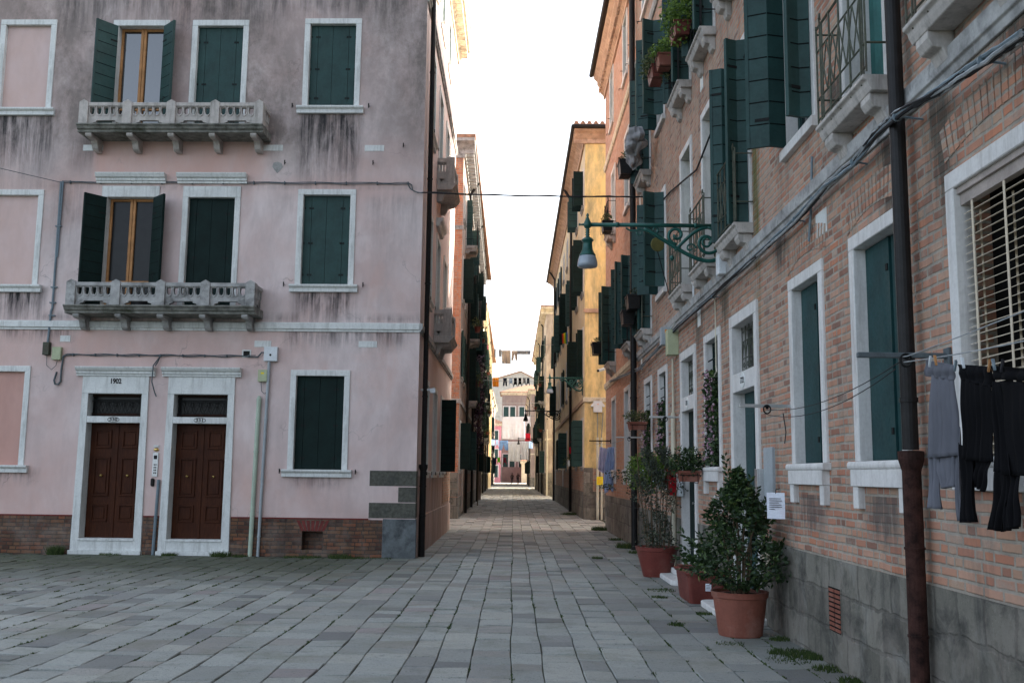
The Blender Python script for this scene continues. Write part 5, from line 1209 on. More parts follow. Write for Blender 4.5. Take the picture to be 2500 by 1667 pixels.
p=onX(1660,75,2.38); flower_box(p.x,p.y,p.z-.15,math.pi/2,.5,'top balcony box with a full green bush','leaf3',520,(.34,.2,.28),'terracotta2',hh=.2,lsz=.05,wd=.12)
p=onX(1622,150,2.36); flower_box(p.x,p.y,p.z-.12,math.pi/2,.34,'orange terracotta pot with a low green tuft on the middle balcony','leaf3',220,(.26,.16,.1),'terracotta',hh=.2,wd=.12)
p=onX(1603,172,2.34); flower_box(p.x,p.y,p.z-.2,math.pi/2,.55,'balcony box with drooping yellowish leaves and grey wrapping','leaf4',420,(.4,.2,.14),'terracotta2',hh=.2,drop=.25,wd=.12)
p=onX(1526,425,2.3); flower_box(p.x,p.y,p.z-.05,math.pi/2,.5,'black box with a small sprig on the upper orange balcony','leaf4',40,(.15,.08,.12),'blackpipe',hh=.3,wd=.14)
p=onX(1418,843,2.2); flower_box(2.3,27.2,4.85,math.pi/2,.6,'black box hung on the lower orange balcony','leaf4',30,(.15,.08,.06),'blackpipe',hh=.32,wd=.16)
p=onX(1545,745,2.35); flower_box(p.x,p.y,p.z-.1,math.pi/2,.5,'black box on the railing crossed by the tall downpipe','leaf2',20,(.15,.08,.05),'blackpipe',hh=.28,wd=.13)
p=onX(1532,782,2.3); flower_box(p.x,p.y,p.z-.1,math.pi/2,.5,'second black box just below and beyond the downpipe','leaf2',20,(.15,.08,.05),'blackpipe',hh=.28,wd=.13)
p=onX(1482,558,2.25); flower_box(p.x,p.y,p.z-.1,math.pi/2,.45,'brown box with a dry tuft on the far orange balcony behind the lamp arm','leaf4',60,(.2,.1,.1),'blackpipe',hh=.25,wd=.13)
# crumpled bag on balcony
p=onX(1550,352,2.28)
def blob(b,c,r,n=14,sd=0):
    q=random.Random(sd); ph=[q.uniform(0,6) for _ in range(6)]
    vs=[];fs=[]
    for j in range(n+1):
        th=math.pi*j/n
        for i in range(n*2):
            a=math.pi*i/n; k=1+.16*math.sin(3*a+ph[0]+2*th)+.12*math.sin(5*th+ph[1]+a)+.07*math.sin(9*a+ph[2])
            vs.append((c[0]+r[0]*k*math.sin(th)*math.cos(a),c[1]+r[1]*k*math.sin(th)*math.sin(a),c[2]+r[2]*k*math.cos(th)))
    m=n*2
    b.add(vs,[(j*m+i,j*m+(i+1)%m,(j+1)*m+(i+1)%m,(j+1)*m+i) for j in range(n) for i in range(m)])
b=MB(); blob(b,(0,0,0),(.2,.32,.2),14,2); blob(b,(.02,.3,-.2),(.14,.2,.17),14,5); blob(b,(0,-.25,.08),(.15,.2,.15),14,8)
tag(b.build('covered_bundle',M['steel'] if False else fabric('grey_plastic_sheet',(.3,.3,.31),.3,.1),None,wm((p.x,p.y,p.z))),'crumpled grey plastic bundle on a balcony beside the downpipe','bundle')
# white fan-shaped cutout ornaments near planter
t=thing('wire_ornament','pair of white looped wire butterflies fixed to the brick beside the laurel','ornament',(2.62,11.0,0)) 
for q,(x,z,h_) in enumerate(((1748,1228,.2),(1757,1238,.15))):
    p=onX(x,z,2.6); b=MB(); c=Vector((p.x-2.62,p.y-11.0,p.z))
    b.tube([(c.x+.045*math.sin(a)*.9,c.y,c.z+h_*.5*math.cos(a)) for a in np.linspace(0,6.2832,20)],.006,5)
    for i in range(6): zz=(i/5-.5)*h_*.7; ww=.04*math.sqrt(max(0,1-(zz/(h_*.5))**2)); b.tube([(c.x-ww,c.y,c.z+zz),(c.x+ww,c.y,c.z+zz)],.004,4)
    b.build('loop',M['whitepl'],t)
# ================================================================ lamps
def street_lamp(wx,y,z,L,label,col='lampgreen',glass='lampglass'):
    """bracket lamp on the right hand wall; arm points to -x"""
    t=thing('street_lamp',label,'street lamp',(wx,y,z),0,'bracket street lamps')
    b=MB(); b.tube([(0,0,0),(-L,0,0)],.027,12); b.box(-.03,.0,-.04,.04,-.62,.12)
    for x in(-.35,-.78*L): b.tube([(x-.02,0,0),(x+.02,0,0)],.036,12)
    # sweeping lower bar and scrolls
    def bz(p,n=26):
        out=[]
        for i in range(n+1):
            u=i/n; a=[Vector(q) for q in p]
            while len(a)>1: a=[a[k].lerp(a[k+1],u) for k in range(len(a)-1)]
            out.append(a[0])
        return out
    k=L/1.75
    b.tube(bz([(-1.02*k,0,-.05),(-.8*k,0,-.12),(-.45*k,0,-.48),(-.05*k,0,-.62),(.0,0,-.3)]),.027,8)
    def spiral(cx,cz,r,t0,turn,r_=.014,n=34): return [(cx+r*(1-.82*i/n)*math.cos(t0+turn*i/n),0,cz+r*(1-.82*i/n)*math.sin(t0+turn*i/n)) for i in range(n+1)]
    b.tube(bz([(-.62*k,0,-.33),(-.5*k,0,-.2),(-.35*k,0,-.03),(-.2*k,0,-.02)]),.024,7)
    b.tube(spiral(-.2*k,-.22,.2*k,math.pi/2,-8.5),.023,7); b.tube(spiral(-.2*k,-.23,.1*k,0,7),.018,6)
    b.tube(spiral(-.6*k,-.13,.12*k,-math.pi/2,-8.0),.022,7); b.tube(spiral(-.88*k,-.06,.065*k,math.pi,6.5),.015,6)
    b.tube(spiral(-1.07*k,-.1,.055*k,math.pi/2,6),.010,6); b.tube(spiral(-.42*k,-.3,.07*k,0,6),.012,6)
    b.tube(bz([(-1.25*k,0,-.04),(-1.15*k,0,-.14),(-1.05*k,0,-.0),(-.95*k,0,-.1)]),.012,6)
    b.lathe([(.0,-.05),(.022,-.035),(.03,-.01),(.022,.015),(0,.03)],-.66*k,-.0,10,Matrix.Translation((0,0,-.42)))
    b.build('bracket',M[col],t,smooth=True)
    b=MB(); x=-L
    b.lathe([(.0,.155),(.014,.14),(.02,.12),(.012,.1),(.022,.085),(.03,.06),(.045,.03),(.05,0),(.045,-.035),(.03,-.05),(.02,-.06),(.034,-.075),(.02,-.09),(.034,-.105),(.02,-.12),(.034,-.135),(.02,-.15),(.03,-.165),(.06,-.185),(.075,-.2),(.082,-.215),(.062,-.225),(.062,-.27),(.068,-.33),(.09,-.38),(.105,-.4),(.105,-.415),(.04,-.42)],x,0,24)
    b.tube([(x,0,0),(x-.09,0,0)],[.02,.012],10); b.lathe([(0,.022),(.02,.0),(0,-.022)],x-.1,0,10); b.build('lantern_body',M[col],t,smooth=True)
    b=MB(); b.lathe([(.1,-.41),(.115,-.45),(.128,-.5),(.13,-.54),(.12,-.56),(.09,-.565),(.085,-.57),(.0,-.575)],x,0,28); b.build('glass_shade',M[glass],t,smooth=True)
    return t
street_lamp(2.68,12.55,4.77,1.75,'large green bracket lamp nearest the camera, against the brick wall')
street_lamp(2.5,35.95,5.05,1.2,'green bracket lamp on the corner of the ochre house')
street_lamp(2.5,53.3,4.95,1.85,'black bracket lamp further down, in front of the white sheet',col='iron',glass='iron')
street_lamp(2.4,94.5,4.95,1.9,'tiny dark bracket lamp in the distance below the white sheet',col='iron',glass='iron')
b=MB(); b.box(-.1,.02,-.09,.09,-.12,.14); tag(b.build('relay_box',M['whitepl'],None,wm((2.66,12.35,4.2)),bevel=.01),'pale relay box under the wall end of the nearest lamp arm','box')
# ================================================================ laundry
def line(name_label,pts,r=.006,name='clothes_line',mat='cablepale'):
    b=MB(); b.tube(pts,r,5); return tag(b.build(name,M[mat]),name_label,'clothes line' if name=='clothes_line' else 'cable')
def sag(a,b,s_,n=14):
    a=Vector(a);b=Vector(b); return [a.lerp(b,i/n)-Vector((0,0,s_*4*(i/n)*(1-i/n))) for i in range(n+1)]
def patch(b,top0,top1,bot0,bot1,ax,amp=.02,k=5,nu=22,nv=16,ph=0,out=None):
    """cloth patch between a top edge and a bottom edge; folds displace along ax"""
    t0,t1,b0,b1=map(Vector,(top0,top1,bot0,bot1)); ax=Vector(ax); vs=[]
    for j in range(nv+1):
        v=j/nv
        for i in range(nu+1):
            u=i/nu; p=t0.lerp(t1,u).lerp(b0.lerp(b1,u),v)
            d=amp*(.35+v)*(math.sin(u*k*6.28+ph+v*.8)+.5*math.sin(u*k*2.3*6.28+ph*2-v*1.5))+amp*.4*math.sin(v*7+u*3+ph)
            p=p+ax*d
            vs.append(p)
    b.add(vs,[(j*(nu+1)+i,j*(nu+1)+i+1,(j+1)*(nu+1)+i+1,(j+1)*(nu+1)+i) for j in range(nv) for i in range(nu)])
def cloth(name,label,build,mat,group=None,cat=None,th=.004):
    b=MB(); build(b); o=b.build(name,mat,smooth=True); m_=o.modifiers.new('s','SOLIDIFY'); m_.thickness=th
    return tag(o,label,cat or name.replace('_',' '),group)
FG=fabric('grey_jersey',(.16,.165,.19),.15); FBk=fabric('black_jersey',(.006,.006,.007),.2,.05); FWh=fabric('white_cotton',(.55,.55,.62),.08,.3); FBl=fabric('light_blue_cotton',(.66,.76,.98),.1,.6); FLi=fabric('pale_blue_cotton',(.5,.62,.78),.1,.5); FLv=fabric('pale_lilac_cotton',(.75,.72,.85),.08,.5)
FDk=fabric('navy_cotton',(.02,.025,.05),.2,.1); FOr=fabric('orange_towel',(.7,.28,.03),.15,.3); FGrn=fabric('neon_green',(.3,.9,.05),.1,.3); FRd=fabric('red_cloth',(.4,.015,.03),.2,.2); FBe=fabric('beige_towel',(.55,.47,.42),.1,.4); FGy=fabric('grey_cloth',(.3,.3,.33),.1,.3); FPk=fabric('pink_cloth',(.7,.2,.3),.1,.3)
# near line along the brick wall
XN=2.24
def bracket(y,z,X0,X1,label,dz=0,mat='steel'):
    t=thing('drying_bracket',label,'drying bracket',(X1,y,z),0,'drying line brackets on the right wall')
    b=MB(); b.prism([(-.02,-.016),(.02,-.016),(.02,.016),(-.02,.016)],'x',X0-X1,0); b.box(-.02,.0,-.04,.04,-.07,.05); b.build('bar',M[mat],t,bevel=.003)
    b=MB(); xc=(X0-X1)*.5; b.tube([(xc+.034*math.cos(a),-.04,-.035+.04*math.sin(a)) for a in np.linspace(0,6.283,20)],.007,6); b.tube([(xc,0,0),(xc,-.05,-.02)],.016,8); b.build('pulley',M['iron'],t)
bracket(6.12,2.31,2.13,2.7,'grey bar with a pulley in front of the near teal window',mat='cable'); bracket(9.6,2.235,2.18,2.7,'flat steel bar with a pulley beside door 722')
bracket(16.1,2.5,2.2,2.7,'flat steel bar beside the cream conduit'); bracket(20.9,2.35,2.15,2.7,'thin steel bar crossing the tall downpipe'); bracket(27.6,2.5,2.1,2.7,'dark bar holding the blue dress',mat='iron')
line('pair of drying cords from door 722 to the near window, upper cord',sag((2.42,9.58,2.2),(2.40,6.15,2.27),.10,16),.0035,mat='cabledark')
line('lower slack cord running from the far bracket to the near one',sag((2.42,9.6,2.16),(2.38,6.16,2.23),.13,16),.0035,mat='cabledark')
line('white rope from the near pulley passing in front of the blind',[Vector((2.40,6.12,2.30))]+sag((2.39,6.0,2.29),(2.2,2.6,2.36),.015,12),.0035)
line('white rope carrying the grey and black tops',sag((2.39,6.05,2.26),(2.12,2.6,2.12),.03,14),.0035)
b=MB(); b.tube([(2.415,8.9,2.12),(2.41,8.86,2.07),(2.42,8.84,1.95),(2.40,8.82,1.85)],.005,5); tag(b.build('cord_end',M['cabledark']),'knotted loose end of cord hanging from the lower drying line','cord')
def Q(x,y,X=2.27): 
    p=onX(x,y,X); return p
def garment(parts,mat,name,label,X0=2.3,sl=0):
    def f(b):
        for k,(a,c,d,e,kk) in enumerate(parts):
            patch(b,Q(*a,X0),Q(*c,X0),Q(*d,X0-.02*(k%3)),Q(*e,X0-.02*(k%3)),(1,0,0),.012,kk,24,18,ph=k*1.7+len(label))
    return cloth(name,label,f,mat,'garments on the near line','top',.003)
garment([((2262,878),(2333,892),(2258,917),(2330,928),4),((2271,914),(2329,928),(2269,1118),(2338,1112),6),((2268,1060),(2290,1090),(2274,1240),(2298,1243),2),((2326,1030),(2344,1045),(2340,1271),(2353,1270),2),((2276,1105),(2334,1100),(2299,1192),(2328,1188),4)],FG,'grey_jumper','grey long sleeved top folded over the rope at left')
garment([((2335,889),(2420,895),(2345,925),(2418,945),4),((2345,920),(2420,940),(2352,1120),(2422,1128),6),((2342,1080),(2375,1110),(2352,1275),(2385,1274),2),((2372,1115),(2425,1120),(2378,1185),(2404,1200),3)],FBk,'black_jumper','black jumper beside the grey one',2.28)
garment([((2424,893),(2590,905),(2430,925),(2590,935),4),((2440,930),(2590,935),(2462,1160),(2590,1165),7),((2420,930),(2440,932),(2432,1150),(2465,1160),2),((2432,1140),(2480,1150),(2421,1292),(2452,1298),2),((2460,1150),(2490,1155),(2452,1296),(2488,1286),2)],FBk,'black_cardigan','long black cardigan at the right edge on the rope',2.27)
PEG=['leftmost white peg on the grey jumper','pale wooden peg beside the leftmost white peg','blue grey peg at the right shoulder of the grey jumper','white peg at the left hem of the black jumper','pale wooden peg at the right hem of the black jumper','blue grey peg between the two black garments','black peg on the long black cardigan']
for i,(x,y) in enumerate(((2270,880),(2283,878),(2332,890),(2350,884),(2415,890),(2425,888),(2446,890))):
    p=Q(x,y,2.26); b=MB(); a=(-1)**i*.35; L=Matrix.Translation(p)@Matrix.Rotation(a,4,'X')
    b.box(-.005,.005,-.004,.003,-.034,.026,L); b.box(-.005,.005,-.010,-.005,-.034,.022,L@Matrix.Rotation(.15,4,'X')); tag(b.build('clothes_peg',M[('whitepl','wood','bluegrey')[i%3]] if i<6 else M['ink']),PEG[i],'clothes peg','clothes pegs on the near rope')
# blue dress group at the orange house
line('short drying line under the dark bar by the ochre gap',sag((2.25,27.55,2.42),(2.3,21.0,2.3),.05),.006)
def Yp(x,y,Y): return onY(x,y,Y)
def yg(name,label,parts,mat,Y,group,cat,amp=.03):
    def f(b):
        for k,(a,c,d,e,kk) in enumerate(parts): patch(b,Yp(*a,Y+.01*k),Yp(*c,Y+.01*k),Yp(*d,Y+.01*k),Yp(*e,Y+.01*k),(0,1,0),amp,kk,20,12,ph=k+len(label))
    return cloth(name,label,f,mat,group,cat,.006)
yg('white_blouse','pale lilac blouse left of the blue dress',[((1464,1090),(1486,1096),(1460,1145),(1484,1150),3),((1460,1140),(1482,1140),(1462,1150),(1476,1156),2)],FLv,27.2,'laundry by the ochre gap','blouse')
yg('blue_dress','light blue cotton dress hung from the dark bar',[((1484,1092),(1500,1090),(1478,1130),(1504,1125),3),((1477,1128),(1504,1122),(1472,1185),(1502,1180),5),((1473,1180),(1488,1186),(1476,1204),(1484,1200),2),((1488,1180),(1502,1178),(1492,1198),(1500,1202),2)],FBl,26.9,'laundry by the ochre gap','dress',.04)
yg('white_shirt','white shirt half hidden behind the blue dress',[((1500,1092),(1505,1090),(1501,1150),(1505,1160),1)],FLv,26.6,'laundry by the ochre gap','shirt')
# across the alley
g1='laundry strung across the alley'
def Z2(x,y): return (1050+x/3.136,820+y/3.136)
def ac(name,label,rect,mat,Y,amp=.04,k=5,cat=None,skew=0):
    x0,y0,x1,y1=rect; w_=x1-x0; h_=y1-y0; q=random.Random(label).uniform
    if 'trousers' in label or 'trousers' in name: P=[((x0,y0),(x1,y0),(x0,y0+.35*h_),(x1,y0+.33*h_)),((x0,y0+.3*h_),(x0+.52*w_,y0+.3*h_),(x0-.08*w_,y1),(x0+.3*w_,y1-q(0,.06)*h_)),((x0+.48*w_,y0+.3*h_),(x1,y0+.3*h_),(x0+.66*w_,y1-q(0,.1)*h_),(x1+.05*w_,y1))]
    elif name in('garment','white_shirt','pale_shirt','green_shirt','red_shirt'): P=[((x0+.12*w_,y0),(x1-.12*w_,y0),(x0+.17*w_,y0+.72*h_),(x1-.15*w_,y0+.7*h_)),((x0+.1*w_,y0+.5*h_),(x0+.32*w_,y0+.6*h_),(x0-.04*w_,y1),(x0+.14*w_,y1-q(0,.1)*h_)),((x1-.32*w_,y0+.6*h_),(x1-.1*w_,y0+.5*h_),(x1-.16*w_,y1-q(0,.15)*h_),(x1+.02*w_,y1))]
    else: P=[((x0,y0),(x1,y0+skew),(x0+q(-.02,.04)*w_,y1-q(0,.05)*h_),(x1-q(-.02,.05)*w_,y1+q(-.03,.03)*h_))]
    return yg(name,label,[tuple(Z2(*p) for p in r)+(k,) for r in P],mat,Y,g1,cat or name.replace('_',' '),amp)
def acl(label,x0,y0,x1,y1,Y,s_=.1,r=.02):
    a=Yp(*Z2(x0,y0),Y);b_=Yp(*Z2(x1,y1),Y); line(label,sag(a,b_,s_),r,mat='cable')
acl('cord with the big white sheet',440,618,800,612,118,.0); ac('white_sheet','large white sheet spread flat across the alley',(553,618,728,790),FWh,118,.07,6,'sheet'); ac('white_shirt','small white shirt right of the large sheet',(735,615,768,690),FWh,118,.04,2,'shirt'); ac('grey_cloth','grey cloth left of the large white sheet',(537,612,553,650),FWh,118,.03,2,'cloth')
acl('cord with the two hanging grey sheets',400,780,800,800,122,.15)
ac('pale_cloth','pale blue cloth at the far left of the lower line',(465,790,495,840),FLi,122,.03,2,'cloth'); ac('pale_shirt','second pale top on the lower line',(498,795,528,850),FLi,122,.03,2,'top'); ac('blue_jeans','pair of light blue trousers on the lower line',(530,800,596,875),fabric('denim',(.16,.28,.5),.15,.2),122,.05,3,'trousers')
ac('grey_sheet','wide pale grey sheet drooping on the lower line',(598,808,694,965),fabric('pale_grey_sheet',(.42,.43,.47),.1,.3),122,.1,3,'sheet'); ac('grey_sheet','narrower grey sheet beside it, its corner lifted',(697,806,755,948),fabric('pale_grey_sheet_b',(.4,.41,.45),.1,.3),122,.1,2,'sheet'); ac('pale_cloth','thin pale cloth at the right end of the lower line',(756,804,785,862),FLi,122,.03,2,'cloth')
acl('cord with small dark clothes high above',500,322,790,318,80,.02,.012)
for (x0,x1,y1,mt,lb) in((560,588,384,FDk,'small dark trousers at the left of the high line'),(603,632,378,FLi,'pale shirt on the high line'),(637,669,392,FBk,'black top on the high line'),(673,703,390,FBk,'black shirt beside the grey one on the high line'),(706,736,378,FGy,'grey top on the high line'),(738,764,380,FDk,'dark top at the right end of the high line')):
    ac('garment',lb,(x0,322,x1,y1),mt,80,.03,2,'garment')
acl('highest cord with beige towels against the sky',485,98,780,108,82,.02,.012)
ac('beige_towel','beige towel with rounded hem against the sky',(548,110,618,212),FBe,82,.05,2,'towel'); ac('beige_trousers','beige trousers against the sky right of the towel',(624,112,668,188),FBe,82,.04,2,'trousers'); ac('grey_cloth','long thin grey cloth high against the sky',(668,112,772,142),FGy,82,.03,4,'cloth'); ac('grey_cloth','small grey cloth at the left of the highest cord',(526,104,548,158),FGy,82,.03,2,'cloth'); ac('grey_cloth','narrow grey cloth at the far left of the highest cord',(492,98,504,165),FGy,82,.02,1,'cloth')
acl('low distant cord with bright clothes',470,928,600,925,150,.02,.02)
ac('blue_towel','blue towel on the distant low cord',(484,930,508,985),FDk,150,.04,2,'towel'); ac('green_shirt','neon green shirt on the distant low cord',(511,930,541,980),FGrn,150,.04,2,'shirt'); ac('red_shirt','red and dark top on the distant low cord',(556,930,586,985),fabric('maroon',(.3,.03,.05),.2,.2),150,.04,2,'top')
ac('red_cloth','red cloth below the black lamp',(724,745,768,805),FRd,119,.05,3,'cloth')
ac('orange_towel','orange towel hung from a left hand balcony',(478,318,526,388),FOr,72,.05,3,'towel')
ac('pink_cloth','small pink cloth on a high left balcony',(424,70,446,105),FPk,78,.04,2,'cloth')
for lab,z,Y in(('thin cable crossing high between the far houses',9.2,58),('thin cable crossing near the white sheet',7.5,63),('thin cable over the middle of the alley',6.6,70)):
    line(lab,sag((-2.1,Y,z),(2.5,Y+1,z+.1),.08),.012,'overhead_cable')
# cable from the pink house to the brick house
a=Vector((-1.80,18.53,6.9)); p=onX(1606,480,2.7)
b=MB(); q=sag(a,(2.66,p.y,p.z),.03,20); b.tube(q,.014,6); b.tube([v+Vector((0,0,.018*math.sin(i*1.3))) for i,v in enumerate(q)],.008,5)
tag(b.build('overhead_cable',M['cabledark']),'twisted black cable strung from the pink house to the brick house','cable')
pl0=Vector((-1.796,18.594,0)); cth=Vector((math.cos(TH),math.sin(TH),0))
a=pl0+cth*-7.07+Vector((0,-.04,7.08)); tag((lambda b:(b.tube(sag(a,(-16,16.5,8.6),.1),.007,5),b.build('overhead_cable',M['cable']))[1])(MB()),'thin cable leaving the pink house towards the left edge','cable')
b=MB(); b.tube(sag((-4.0,9,7.1),(-9,9.3,6.6),.02),.012,5); tag(b.build('overhead_cable',M['cabledark']),'black cable cutting the top left corner','cable')
# balcony greenery down the alley
def bush(x,y,z,r,label,mat='leaf4',n=140):
    t=thing('balcony_plant',label,'plant',(x,y,z),0,'plants on the far balconies')
    b=MB(); b.lathe([(.1,0),(.15,.25),(.16,.25),(.13,.24)],0,0,12); b.build('pot',M['terracotta2'],t)
    b=MB(); leaves(b,cloud(n,(0,0,.35),r,.1),.1,asp=.6); b.build('foliage',M[mat],t)
for x,y,z,r,l,m_ in((-1.6,43,5.3,(.35,.8,.4),'green plant on the first dark balcony left','leaf4'),(-1.55,41,7.4,(.3,.8,.35),'yellowish plant below a left shutter','leaf4'),(-1.7,52,8.4,(.3,1,.4),'plant high on the brick fronted house','leaf'),(-2.0,77,9.2,(.4,1,.5),'dark plant on the cream house balcony','leaf'),(-2.0,84,6.6,(.4,1,.5),'bushy plant lower on the cream house','leaf4'),(-2.1,80,4.7,(.5,1.5,.5),'dark creeper over the cream house door','leaf'),(2.1,80,8.6,(.4,1,.4),'trailing plant on the greige house balcony','leaf4'),(2.15,78.5,4.9,(.4,.6,.4),'ochre tinted plant at the greige house corner','leaf4'),(2.0,90,7.4,(.4,1,.5),'dark plant further along the greige house','leaf')):
    bush(x,y,z,r,l,m_)
t=thing('wisteria','dark purple creeper hanging down the brick fronted house','creeper',(-1.75,50,0)); b=MB(); leaves(b,[(rng.normal()*.14,rng.normal()*.5,rng.uniform(2.6,7.5)) for _ in range(900)],.13,asp=.7); b.build('foliage',leafmat('purple_leaf',(.03,.015,.03),(.08,.03,.06),(.2,.12,.18)),t); b=MB(); b.tube([(0,0,0),(.02,0,7)],.03,6); b.build('trunk',M['bark'],t)
t=thing('window_ornaments','colourful toys and flowers hung at the ochre house window','ornament',(2.3,38.6,1.9)); 
for i,(x,z,mt) in enumerate(((-.02,.9,FPk),(.0,.65,FOr),(.1,.4,M['yellowsign']),(-.15,.1,M['whitepl']),(.12,.85,FRd),(-.1,.6,FRd))):
    b=MB(); blob(b,(x,0,z),(.05,.05,.12),8,i); b.build('toy',mt,t)
b=MB(); leaves(b,cloud(160,(-.1,.2,.2),(.3,.4,.25),.1),.07); b.build('foliage',M['leaf'],t)
t=thing('rainbow_flag','small rainbow coloured flag under an upper window of the ochre house','flag',(0,0,0))
for i,c in enumerate(((.7,.05,.05),(.8,.4,.02),(.75,.7,.05),(.1,.4,.1),(.1,.15,.5))):
    b=MB(); a=[(1372+i*2.6,815-i*1.0),(1374.8+i*2.6,814-i*1.0)]; patch(b,Yp(*a[0],44),Yp(*a[1],44),Yp(a[0][0]+1,838+i*.5,44),Yp(a[1][0]+1,838+i*.5,44),(0,1,0),.02,1,6,6,i); b.build('stripe',fabric('flag_stripe',c),t)
# ================================================================ people
def person(x,y,label,pose,mat):
    J={'pel':(0,0,.93),'ch':(0,0,1.22),'nk':(0,0,1.45),'hd':(0,.0,1.58),'ht':(0,0,1.72),
       'hl':(-.1,0,.9),'kl':(-.12,-.08,.5),'al':(-.11,.03,.08),'tl':(-.12,-.13,.03),'hr':(.1,0,.9),'kr':(.1,.05,.5),'ar':(.12,.18,.1),'tr':(.13,.04,.03),
       'sl':(-.2,0,1.4),'el':(-.25,.03,1.12),'wl':(-.24,-.05,.87),'fl':(-.24,-.07,.79),'sr':(.2,0,1.4),'er':(.26,.03,1.12),'wr':(.25,-.05,.87),'fr':(.25,-.07,.79)}
    if pose=='phone': J.update(er=(.34,-.05,1.2),wr=(.2,-.12,1.46),fr=(.13,-.1,1.55))
    names=list(J); idx={n:i for i,n in enumerate(names)}
    E_=[('pel','ch'),('ch','nk'),('nk','hd'),('hd','ht'),('pel','hl'),('hl','kl'),('kl','al'),('al','tl'),('pel','hr'),('hr','kr'),('kr','ar'),('ar','tr'),('nk','sl'),('sl','el'),('el','wl'),('wl','fl'),('nk','sr'),('sr','er'),('er','wr'),('wr','fr')]
    rad={'pel':.15,'ch':.16,'nk':.065,'hd':.095,'ht':.075,'hl':.1,'kl':.065,'al':.045,'tl':.04,'sl':.07,'el':.05,'wl':.035,'fl':.035}
    me=bpy.data.meshes.new('person'); me.from_pydata([J[n] for n in names],[(idx[a],idx[b_]) for a,b_ in E_],[])
    ob=bpy.data.objects.new('tmp',me); COL.objects.link(ob); ob.modifiers.new('sk','SKIN'); me.skin_vertices[0].data[0].use_root=True
    for n in names:
        k=n if n in rad else n[:-1]+'l'; r=rad[k]; me.skin_vertices[0].data[idx[n]].radius=(r,r*.8 if n in('pel','ch') else r)
    sd_=ob.modifiers.new('sd','SUBSURF'); sd_.levels=2; sd_.render_levels=2
    dg=bpy.context.evaluated_depsgraph_get(); dg.update(); m2=bpy.data.meshes.new_from_object(ob.evaluated_get(dg)); COL.objects.unlink(ob); bpy.data.objects.remove(ob)
    m2.materials.clear(); 
    for m_ in(mat[0],mat[1],mat[2]): m2.materials.append(m_)
    for p in m2.polygons:
        c=p.center; p.use_smooth=True; p.material_index=0 if c.z>.95 else 1
        if c.z>1.5 and abs(c.x)<.12: p.material_index=2
    m2.name='person'; o=bpy.data.objects.new('person',m2); COL.objects.link(o); o.location=(x,y,0); MW[o.name]=wm((x,y,0)); tag(o,label,'person')
    b=MB(); b.lathe([(.0,1.80),(.06,1.79),(.1,1.74),(.112,1.66),(.1,1.57),(.06,1.54)],0,.02,14); b.build('hair',M['ink'],o)
    return o
sk=simple('skin',(.35,.2,.14),.6); dkc=simple('dark_coat',(.015,.015,.018),.9); dkt=simple('dark_trousers',(.02,.02,.028),.9)
person(-.12,163,'person in dark clothes walking away at the left of the pair','walk',(dkc,dkt,sk)); person(.82,164,'person in dark clothes with a raised arm at the right of the pair','phone',(dkc,dkt,sk))
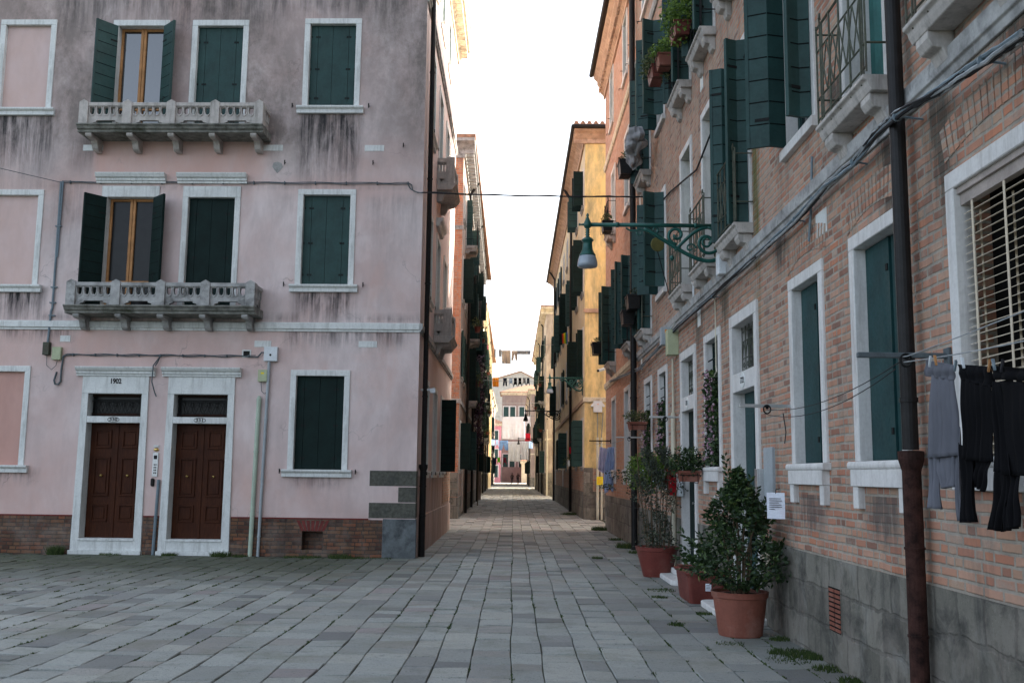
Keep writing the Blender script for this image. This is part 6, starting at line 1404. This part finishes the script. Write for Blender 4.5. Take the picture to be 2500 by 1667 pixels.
# ================================================================ grass and moss at the feet of the walls
b=MB()
def tuft(x,y,n,r,h):
    for _ in range(n):
        a=rng.uniform(0,6.28); q=r*rng.uniform(0,1)**.6; px_,py_=x+q*math.cos(a),y+q*math.sin(a); hh=h*rng.uniform(.4,1); dx,dy=rng.normal()*.4*hh,rng.normal()*.4*hh; w_=.006
        b.add([(px_-w_,py_,-.01),(px_+w_,py_,-.01),(px_+dx,py_+dy,hh)],[(0,1,2)],None,float(rng.uniform(0,1)))
th=lambda u: (-1.796+u*math.cos(TH),18.594+u*math.sin(TH))
for u,n,r,h in((-8.3,260,.25,.1),(-7.9,160,.2,.08),(-6.62,420,.14,.2),(-5.6,200,.2,.06),(-4.5,260,.15,.08),(-3.55,420,.18,.12),(-3.2,160,.15,.06),(-2.2,150,.2,.05),(-1.9,220,.2,.06),(-1.35,350,.22,.1),(-1.0,120,.2,.05),(-.6,80,.2,.04)):
    p=th(u); tuft(p[0],p[1]-.13,n,r,h)
for x,y,n,r,h in((2.5,9.1,420,.22,.045),(2.38,8.8,160,.2,.03),(2.6,8.4,160,.14,.045),(2.64,7.9,200,.12,.05),(2.64,8.9,200,.1,.06),(2.05,9.6,80,.14,.025),(2.6,9.9,100,.1,.04),(2.05,13.9,160,.2,.035),(2.2,11.6,120,.1,.04),(2.5,21.9,500,.25,.14),(2.55,20.5,200,.2,.08),(2.52,24.5,150,.2,.08),(2.5,28.8,350,.25,.15),(2.4,40,600,.5,.12),(1.6,19,160,.1,.06),(1.9,13.1,120,.1,.04),(1.75,10.8,90,.1,.03)):
    tuft(x,y,n,r,h)
def moss(k,y):
    x=EX(k,y); r=rng.uniform(.006,.017); n=6; h=rng.uniform(.003,.010); L=rng.uniform(1,3.5); r*=1.5 if (y>14 and x<-2) else 1.15
    vs=[(x+r*math.cos(2*math.pi*i/n)*rng.uniform(.7,1.3),y+L*r*math.sin(2*math.pi*i/n)*rng.uniform(.7,1.3),-.012) for i in range(n)]+[(x,y,h)]
    b.add(vs,[(i,(i+1)%n,n) for i in range(n)],None,float(rng.uniform(0,.8)))
for i in range(11000):
    y=5.5+abs(rng.normal())*6 if rng.uniform()<.5 else rng.uniform(9,18.4)
    k=int(rng.integers(1,len(XS)-1)); x=XS[k]
    if y>18.4 and not(-1.7<x<2.6): continue
    if x>2.65 or y>40: continue
    cl_=math.sin(x*2.7+1)*math.sin(y*1.1+x*1.9)+.55*math.sin(y*4.3+k*2.2)
    w_=.9 if x>.9 else (.75 if x<-2.5 and y>10 else .3)
    if cl_<.9-w_*1.4: continue
    moss(k,y)
    if rng.uniform()<.22: tuft(EX(k,y),y,int(rng.integers(3,9)),.02,.018)
tag(b.build('grass',M['grass']),'short green grass and moss growing in the joints and along the walls','grass',kind='stuff')
# small litter specks
